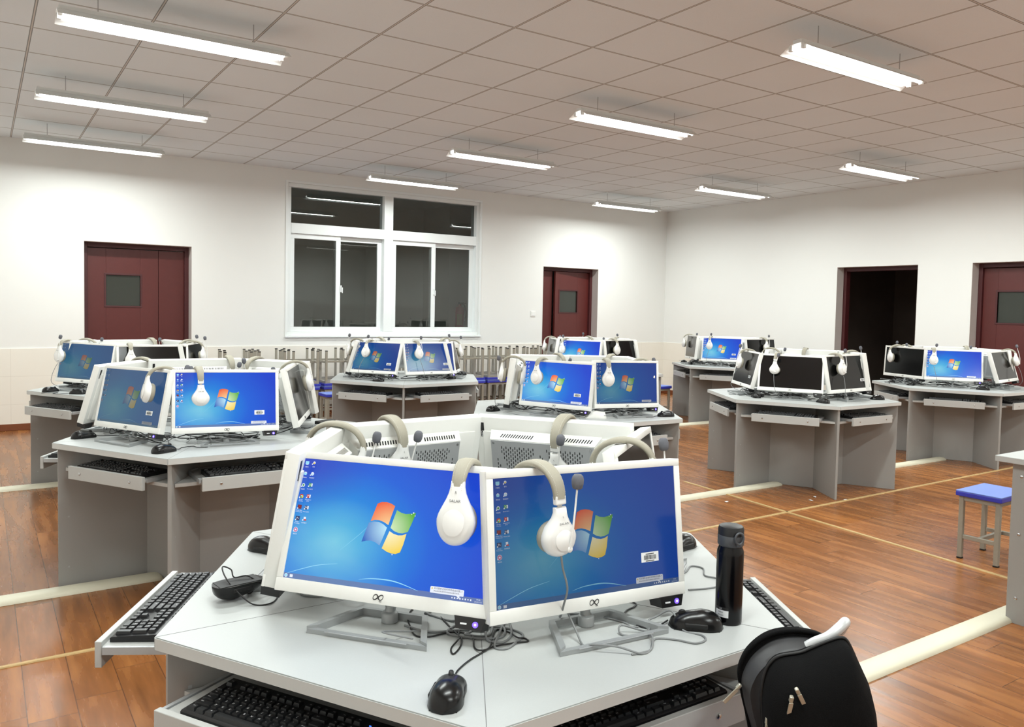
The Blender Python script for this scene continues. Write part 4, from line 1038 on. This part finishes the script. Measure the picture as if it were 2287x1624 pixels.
# individual cables on the nearest table
def cable(label, pts, r, mat):
    o = worldtube('cable', pts, r, mat, None); return tag(o, label, 'cable', 'loose cables on the nearest table')
cable('black cable loop lying between the two front monitors of the nearest table', [(.86, 1.56), (.845, 1.459), (.84, 1.43), (.815, 1.397), (.79, 1.379), (.8, 1.405), (.832, 1.43, ZT+.006), (.85, 1.462), (.9, 1.53)], .0018, 'cord_black')
cable('grey cable crossing from the front left stand to the port box, nearest table', [(.77, 1.56), (.80, 1.50), (.865, 1.475), (.905, 1.445), (.925, 1.475), (.9, 1.5, ZT+.006), (.86, 1.50), (.83, 1.475), (.86, 1.43), (.9, 1.40), (.93, 1.405), (.945, 1.44, ZT+.006), (.9, 1.47), (.905, 1.52)], .0027, 'cord_grey')
cable('grey cable bundle beside the port box of the front left monitor, nearest table', [(.84, 1.6), (.87, 1.53), (.9, 1.49, ZT+.02), (.88, 1.46), (.86, 1.45), (.9, 1.42), (.935, 1.46, ZT+.012), (.96, 1.50), (.93, 1.53)], .0027, 'cord_grey')
cable('grey cable loops before the port box of the front left monitor, nearest table', [(.95, 1.52), (.97, 1.46, ZT+.012), (.945, 1.40), (.905, 1.375), (.885, 1.40), (.91, 1.44, ZT+.01), (.955, 1.43), (.965, 1.385), (.93, 1.36), (.895, 1.345), (.88, 1.365), (.92, 1.41, ZT+.006), (.975, 1.47)], .0027, 'cord_grey')
cable('thick black power cable behind the front left stand, nearest table', [(.80, 1.62, ZT+.05), (.83, 1.6, ZT+.02), (.88, 1.62), (.95, 1.66), (1.0, 1.72)], .0035, 'cord_black')
cable('grey cable looping through the front right stand and past the mouse, nearest table', [(1.055, 1.36, ZT+.06), (1.05, 1.31, ZT+.02), (1.043, 1.275), (1.048, 1.245, ZT+.014), (1.082, 1.213, ZT+.014), (1.121, 1.182), (1.155, 1.19), (1.18, 1.215, ZT+.014), (1.19, 1.245), (1.15, 1.275), (1.16, 1.29, ZT+.016), (1.21, 1.262), (1.235, 1.285, ZT+.012), (1.262, 1.29, ZT+.014), (1.288, 1.268, ZT+.03), (1.283, 1.225), (1.298, 1.185), (1.285, 1.162), (1.254, 1.162), (1.232, 1.196), (1.2, 1.222), (1.171, 1.205), (1.144, 1.185), (1.1, 1.19)], .0022, 'cord_grey')
cable('grey cable curving out from behind the front right monitor, nearest table', [(1.12, 1.43), (1.16, 1.40), (1.185, 1.36), (1.2, 1.32), (1.195, 1.3), (1.21, 1.29)], .0022, 'cord_grey')
cable('grey cable looped at the right edge of the nearest table, behind the bottle', [(1.5, 1.5), (1.57, 1.5), (1.625, 1.53), (1.64, 1.5), (1.6, 1.455), (1.61, 1.42), (1.56, 1.38), (1.48, 1.4)], .0022, 'cord_grey')
cable('grey cable near the upside-down mouse, under the left monitor edge, nearest table', [(.57, 2.0), (.59, 1.95), (.62, 1.91), (.66, 1.9), (.7, 1.86), (.68, 1.82), (.64, 1.85), (.66, 1.9, ZT+.006), (.74, 1.9)], .0022, 'cord_grey')
# cord of the headset on the front right monitor
bpy.context.view_layer.update()
i_ = HS270.matrix_world.inverted()
q0 = HS270.matrix_world @ Vector((0, -.073, -.179))
mb = MB(); mb.tube(cat([i_ @ (q0+Vector(d)) for d in ((0, 0, .004), (.002, -.004, -.025), (.014, -.006, -.07), (.026, .02, -.115), (.038, .045, -.15), (.058, .075, -.166), (.085, .1, -.168))], 8), .0023, 8)
mb.build('headset_cord', ['cord_grey'], HS270, 60)

# ------------------------------------------------------------------ stools
def make_stool():
    e = empty('stool'); SX, SY, SH = .35, .25, .43
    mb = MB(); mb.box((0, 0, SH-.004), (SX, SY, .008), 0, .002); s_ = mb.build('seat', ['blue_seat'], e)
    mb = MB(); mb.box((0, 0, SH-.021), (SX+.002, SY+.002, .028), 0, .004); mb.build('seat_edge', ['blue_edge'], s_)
    lx, ly = SX/2-.03, SY/2-.025
    for i in (-1, 1):
        for j in (-1, 1):
            mb = MB(); mb.box((i*lx, j*ly, (SH-.035)/2+.004), (.026, .026, SH-.043), 0, .002); l_ = mb.build('leg', ['frame_grey'], e)
            mb = MB(); mb.box((i*lx, j*ly, .005), (.028, .028, .010), 0, .002); mb.build('rubber_foot', ['rubber'], l_)
    mb = MB()
    for j in (-1, 1): mb.box((0, j*ly, SH-.05), (2*lx-.026, .02, .028), 0, .002)
    for i in (-1, 1): mb.box((i*lx, 0, SH-.05), (.02, 2*ly-.026, .028), 0, .002)
    mb.build('seat_frame', ['frame_grey'], e)
    mb = MB()
    for i in (-1, 1): mb.box((i*lx, 0, .14), (.02, 2*ly-.026, .024), 0, .002)
    mb.box((0, 0, .14), (2*lx-.02, .02, .024), 0, .002)
    mb.build('stretcher', ['frame_grey'], e)
    return e
ST = make_stool(); used = [0]
def stool(x, y, z, rz, label, flip=False, zs=1., group='blue and grey stools'):
    o = ST if not used[0] else copy_tree(ST)
    used[0] = 1
    o.location = (x, y, z); o.rotation_euler = (PI if flip else 0, 0, rz); o.scale = (1, 1, zs)
    tag(o, label, 'stool', group)
ORD = ['first', 'second', 'third', 'fourth', 'fifth', 'sixth', 'seventh', 'eighth', 'ninth', 'tenth', 'eleventh', 'twelfth', 'thirteenth', 'fourteenth']
rnd = random.Random(3)
xs = [2.42+.385*i for i in range(13)]
for ri, (yy, rn) in enumerate(((9.28, 'front'), (9.66, 'rear'))):
    for i, x in enumerate(xs):
        xx = x+rnd.uniform(-.012, .012)+.06*ri; rz = R(rnd.uniform(-2.5, 2.5))
        stool(xx, yy, 0, rz, f'upright blue stool under the {ORD[i]} stack from the left, {rn} row')
        stool(xx+rnd.uniform(-.008, .008), yy+rnd.uniform(-.01, .01), .8605, rz, f'upside-down stool topping the {ORD[i]} stack from the left, {rn} row', True)
stool(3.32, 8.5, 0, 0, 'single blue stool standing alone before the stacks, left of the window table')
stool(7.43, 7.72, 0, R(3), 'single blue stool beside the corner table')
stool(4.955, 2.31, 0, R(2), 'blue stool standing alone behind the grey side desk at right', zs=.945)
stool(1.26, .87, 0, R(323), 'stool under the black backpack by the nearest table')

# ------------------------------------------------------------------ side desk cut by the right frame edge
e = empty('side_desk', (0, 0, 0))
DX = 3.955; DY = 1.84
mb = MB(); mb.box((DX+.6, DY-.6, .766), (1.2, 1.2, .028), 0, .003); mb.build('desktop', ['melamine'], e)
for x in (DX+.055, DX+1.12):
    mb = MB(); mb.box((x, DY-.6, .376), (.02, 1.08, .752), 0, .001); lp = mb.build('side_panel', ['panel'], e)
    if x < DX+.5:
        T0 = Matrix.Rotation(-PI/2, 4, 'Y')
        for yy in (DY-.1, DY-1.1):
            for z in (.12, .42, .69):
                mb = MB(); mb.lathe([(0, 0), (.007, 0), (.007, .002), (.004, .004), (0, .004)], 12, 0, Matrix.Translation((x-.0102, yy, z)) @ T0)
                mb.build('panel_bolt', ['steel'], lp, 40)
mb = MB(); mb.box((DX+.59, DY-.09, .45), (1.03, .016, .6)); mb.build('modesty_panel', ['panel'], e)
tag(e, 'grey side desk cut off by the right edge of the photo', 'desk')

# ------------------------------------------------------------------ black insulated bottle
e = empty('water_bottle', (1.413, 1.212, ZT), R(233+90))
mb = MB(); mb.lathe([(0, .0005), (.0285, .0005), (.0298, .003), (.03, .01), (.03, .158), (.0292, .166), (.0265, .1725), (.0262, .176), (0, .176)], 40); mb.build('bottle_body', ['bottle'], e, 40)
mb = MB(); mb.lathe([(0, .1765), (.0265, .1765), (.0285, .179), (.0292, .1805), (.0292, .2), (.0285, .2015), (0, .2015)], 40); mb.build('lid_collar', ['lid_grey'], e, 40)
mb = MB()
prof = [(0, .2018), (.0286, .2018), (.0286, .214), (.0265, .2205), (.021, .2228), (0, .2232)]
mb.lathe(prof, 40); mb.build('lid', ['lid'], e, 40)
mb = MB(); T = Matrix.Translation((.012, -.0285, .199)) @ Matrix.Rotation(R(22), 4, 'Z') @ Matrix.Rotation(PI/2, 4, 'X')
mb.tube([T @ Vector((.0105*math.cos(2*PI*i/28), .0125*math.sin(2*PI*i/28), .001)) for i in range(28)], .0027, 8, 0, None, True)
mb.box((.012, -.0288, .1845), (.012, .005, .009), 0, .002); mb.build('carry_ring', ['lid_grey'], e, 60)
mb = MB(); rr = .0303; a0, a1 = R(196), R(258)
def ring(z): return [(rr*math.cos(a0+(a1-a0)*i/12), rr*math.sin(a0+(a1-a0)*i/12), z) for i in range(13)]
for z0, z1, mt in ((.018, .034, 0), (.034, .041, 1)):
    A, B = ring(z0), ring(z1); mb.add(A+B, [(i, i+1, 14+i, 13+i) for i in range(12)], mt)
for j, (z, tx) in enumerate(((.0375, 'S.S.'), (.0295, '500ml'), (.0235, 'vacuum'))):
    a = (a0+a1)/2-.05; T = Matrix.Translation((rr*1.012*math.cos(a), rr*1.012*math.sin(a), z)) @ Matrix.Rotation(a+PI/2, 4, 'Z') @ Matrix.Rotation(PI/2, 4, 'X')
    add_text(mb, tx, .0048, T, 1 if j else 0)
me = flat_mesh(mb, 'label', ['paper', 'black']); link('label', me, e)
tag(e, 'black insulated bottle with grey flip lid standing on the nearest table', 'bottle')

# ------------------------------------------------------------------ black backpack, half open
e = empty('backpack', (1.26, .87, .4302), R(323))
BACKO = [(-.085, 0), (-.095, .1), (-.101, .192), (-.119, .272), (-.126, .308), (-.119, .338), (-.104, .36), (-.079, .38), (-.050, .391), (-.015, .394), (.021, .388), (.05, .37), (.068, .33), (.078, .2), (.078, 0)]
FRONTO = [(-.075, 0), (-.086, .13), (-.098, .245), (-.104, .305), (-.1, .345), (-.09, .366), (-.074, .378), (-.039, .386), (-.018, .396), (.01, .409), (.032, .416), (.044, .407), (.061, .372), (.075, .34), (.087, .29), (.094, .2), (.097, .1), (.09, 0)]
def outline(pts, n=4): return [(p.x, p.y) for p in cat([(x, z, 0) for x, z in pts], n)]
def bagloft(pts, layers, cz=.2, wob=.002, drop=0.):
    rs = []
    for y, k in layers: rs.append([(px*k+wob*math.sin(31*pz+3*k), y+wob*math.sin(23*pz+17*px), max(.0008, (pz if pz < .02 else cz+(pz-cz)*k)-drop*max(0, -y-.04)*(1 if pz > .25 else 0))) for px, pz in outline(pts)])
    mb = MB(); mb.rings(rs); return mb
bagloft(BACKO, [(.098, .9), (.093, .97), (.082, 1), (.066, 1), (.06, .975)]).build('back_panel', ['bag'], e, 60)
bagloft([(x*.97, z*.975) for x, z in BACKO], [(.0585, 1), (.045, .985), (.03, .95), (.02, .93)], wob=.003).build('lining', ['lining'], e, 70)
bagloft(FRONTO, [(.012, .93), (.0, .985), (-.02, 1), (-.045, .995), (-.07, .96), (-.088, .88), (-.098, .74), (-.102, .5)], drop=.35).build('front_compartment', ['bag'], e, 60)
bagloft([(x*.8+.008, z*.62) for x, z in FRONTO], [(-.07, .96), (-.1, 1), (-.118, .95), (-.128, .8), (-.132, .5)], cz=.12).build('front_pocket', ['bag'], e, 60)
mb = MB(); mb.box((0, -.005, .02), (.165, .16, .036), 0, .012)
rs = []
for px, pz in [p for p in outline(BACKO) if p[0] > .02]: rs.append([(px, .07, .001+pz), (px+.012, .02, .001+pz*.99), (px+.008, -.04, .001+pz*.96), (px-.012, -.04, .001+pz*.94), (px-.012, .02, .001+pz*.97), (px-.014, .07, .001+pz*.98)])
mb.rings(rs); mb.build('gusset', ['bag'], e, 60)
mb = MB(); mb.tube([(x, .061, .001+z) for x, z in outline(BACKO)], .004, 8); mb.build('piping', ['bag'], e, 60)
mb = MB(); mb.tube([(x, -.02, .001+z*1.004) for x, z in outline(FRONTO)], .003, 8); mb.build('zip_track', ['rubber'], e, 60)
mb = MB(); mb.tube(cat([(-.018, .008, .388), (-.006, .004, .398), (.016, .0, .411), (.036, .006, .425), (.05, .018, .431), (.056, .034, .424), (.052, .046, .404)], 8), .0094, 14); mb.build('grab_handle', ['handle_silver'], e, 60)
for (x, y, z, rx, ry) in ((-.064, -.093, .352, 16, -28), (-.074, -.094, .338, 16, 4), (-.130, .045, .29, 0, 42), (-.101, -.05, .275, 0, 6)):
    T = Matrix.Translation((x, y, z)) @ Matrix.Rotation(R(ry), 4, 'Y') @ Matrix.Rotation(R(rx), 4, 'X')
    mb = MB(); mb.box((0, 0, 0), (.0068, .008, .012), 0, .002, T); mb.box((0, -.004, -.023), (.0074, .0024, .036), 0, .0008, T); mb.build('zip_pull', ['pull'], e)
tag(e, 'black backpack with silver grab handle, half open, in front of the nearest table', 'backpack')

# ------------------------------------------------------------------ small things
def brick(name, x, y, rz, dims, mat, label, catg, z=ZT, group=None):
    e = empty(name, (x, y, z+.0005), R(rz))
    mb = MB(); mb.box((0, 0, dims[2]/2), dims, 0, min(dims)*.2); mb.build('adapter_case', [mat], e)
    mb = MB(); mb.tube(cat([(dims[0]/2-.003, 0, dims[2]/2), (dims[0]/2+.03, .005, .01), (dims[0]/2+.09, .03, .003), (dims[0]/2+.13, -.02, .003), (dims[0]/2+.2, .0, .003)]), .0024, 8); mb.build('adapter_lead', ['cord_black'], e, 60)
    return tag(e, label, catg, group)
brick('power_adapter', 1.655, 4.42, 200, (.12, .05, .03), 'black', 'black power adapter at the right end of the left middle table', 'power adapter', group='black power adapters')
brick('power_adapter', 5.40, 4.40, 110, (.1, .045, .03), 'black', 'black power adapter behind the front left mouse of the all-black-screen table', 'power adapter', group='black power adapters')
mb = MB(); mb.rings([[(-.07*k, y, 0), (.07*k, y, 0), (.06*k, y, h*.8), (.0, y, h), (-.05*k, y, h*.75)] for y, k, h in ((-.03, .9, .02), (-.01, 1, .04), (.02, 1, .045), (.035, .85, .03))])
o = mb.build('plastic_cover', ['white'], None, 50); o.location = (3.31, 3.98, ZT+.0005); o.rotation_euler = (0, 0, R(-36)); tag(o, 'white plastic cover lying on the centre table before its front monitors', 'cover')
for (x, y, rz), w_ in zip(((4.65, 4.04, 20), (5.26, 3.75, 70), (5.52, 3.63, 10), (5.39, 3.81, 40)), ('left of the all-black-screen table', 'below the middle tray of the all-black-screen table', 'touching the front leg of the all-black-screen table', 'between two leg panels of the all-black-screen table')):
    mb = MB(); mb.add([(-.02, -.008, .001), (.018, -.01, .003), (.022, .009, .001), (-.016, .012, .004), (0, 0, .006)], [(0, 1, 4), (1, 2, 4), (2, 3, 4), (3, 0, 4)])
    o = mb.build('paper_scrap', ['paper']); o.location = (x, y, 0); o.rotation_euler = (0, 0, R(rz)); tag(o, 'small scrap of white paper on the floor '+w_, 'paper scrap', 'paper scraps on the floor')
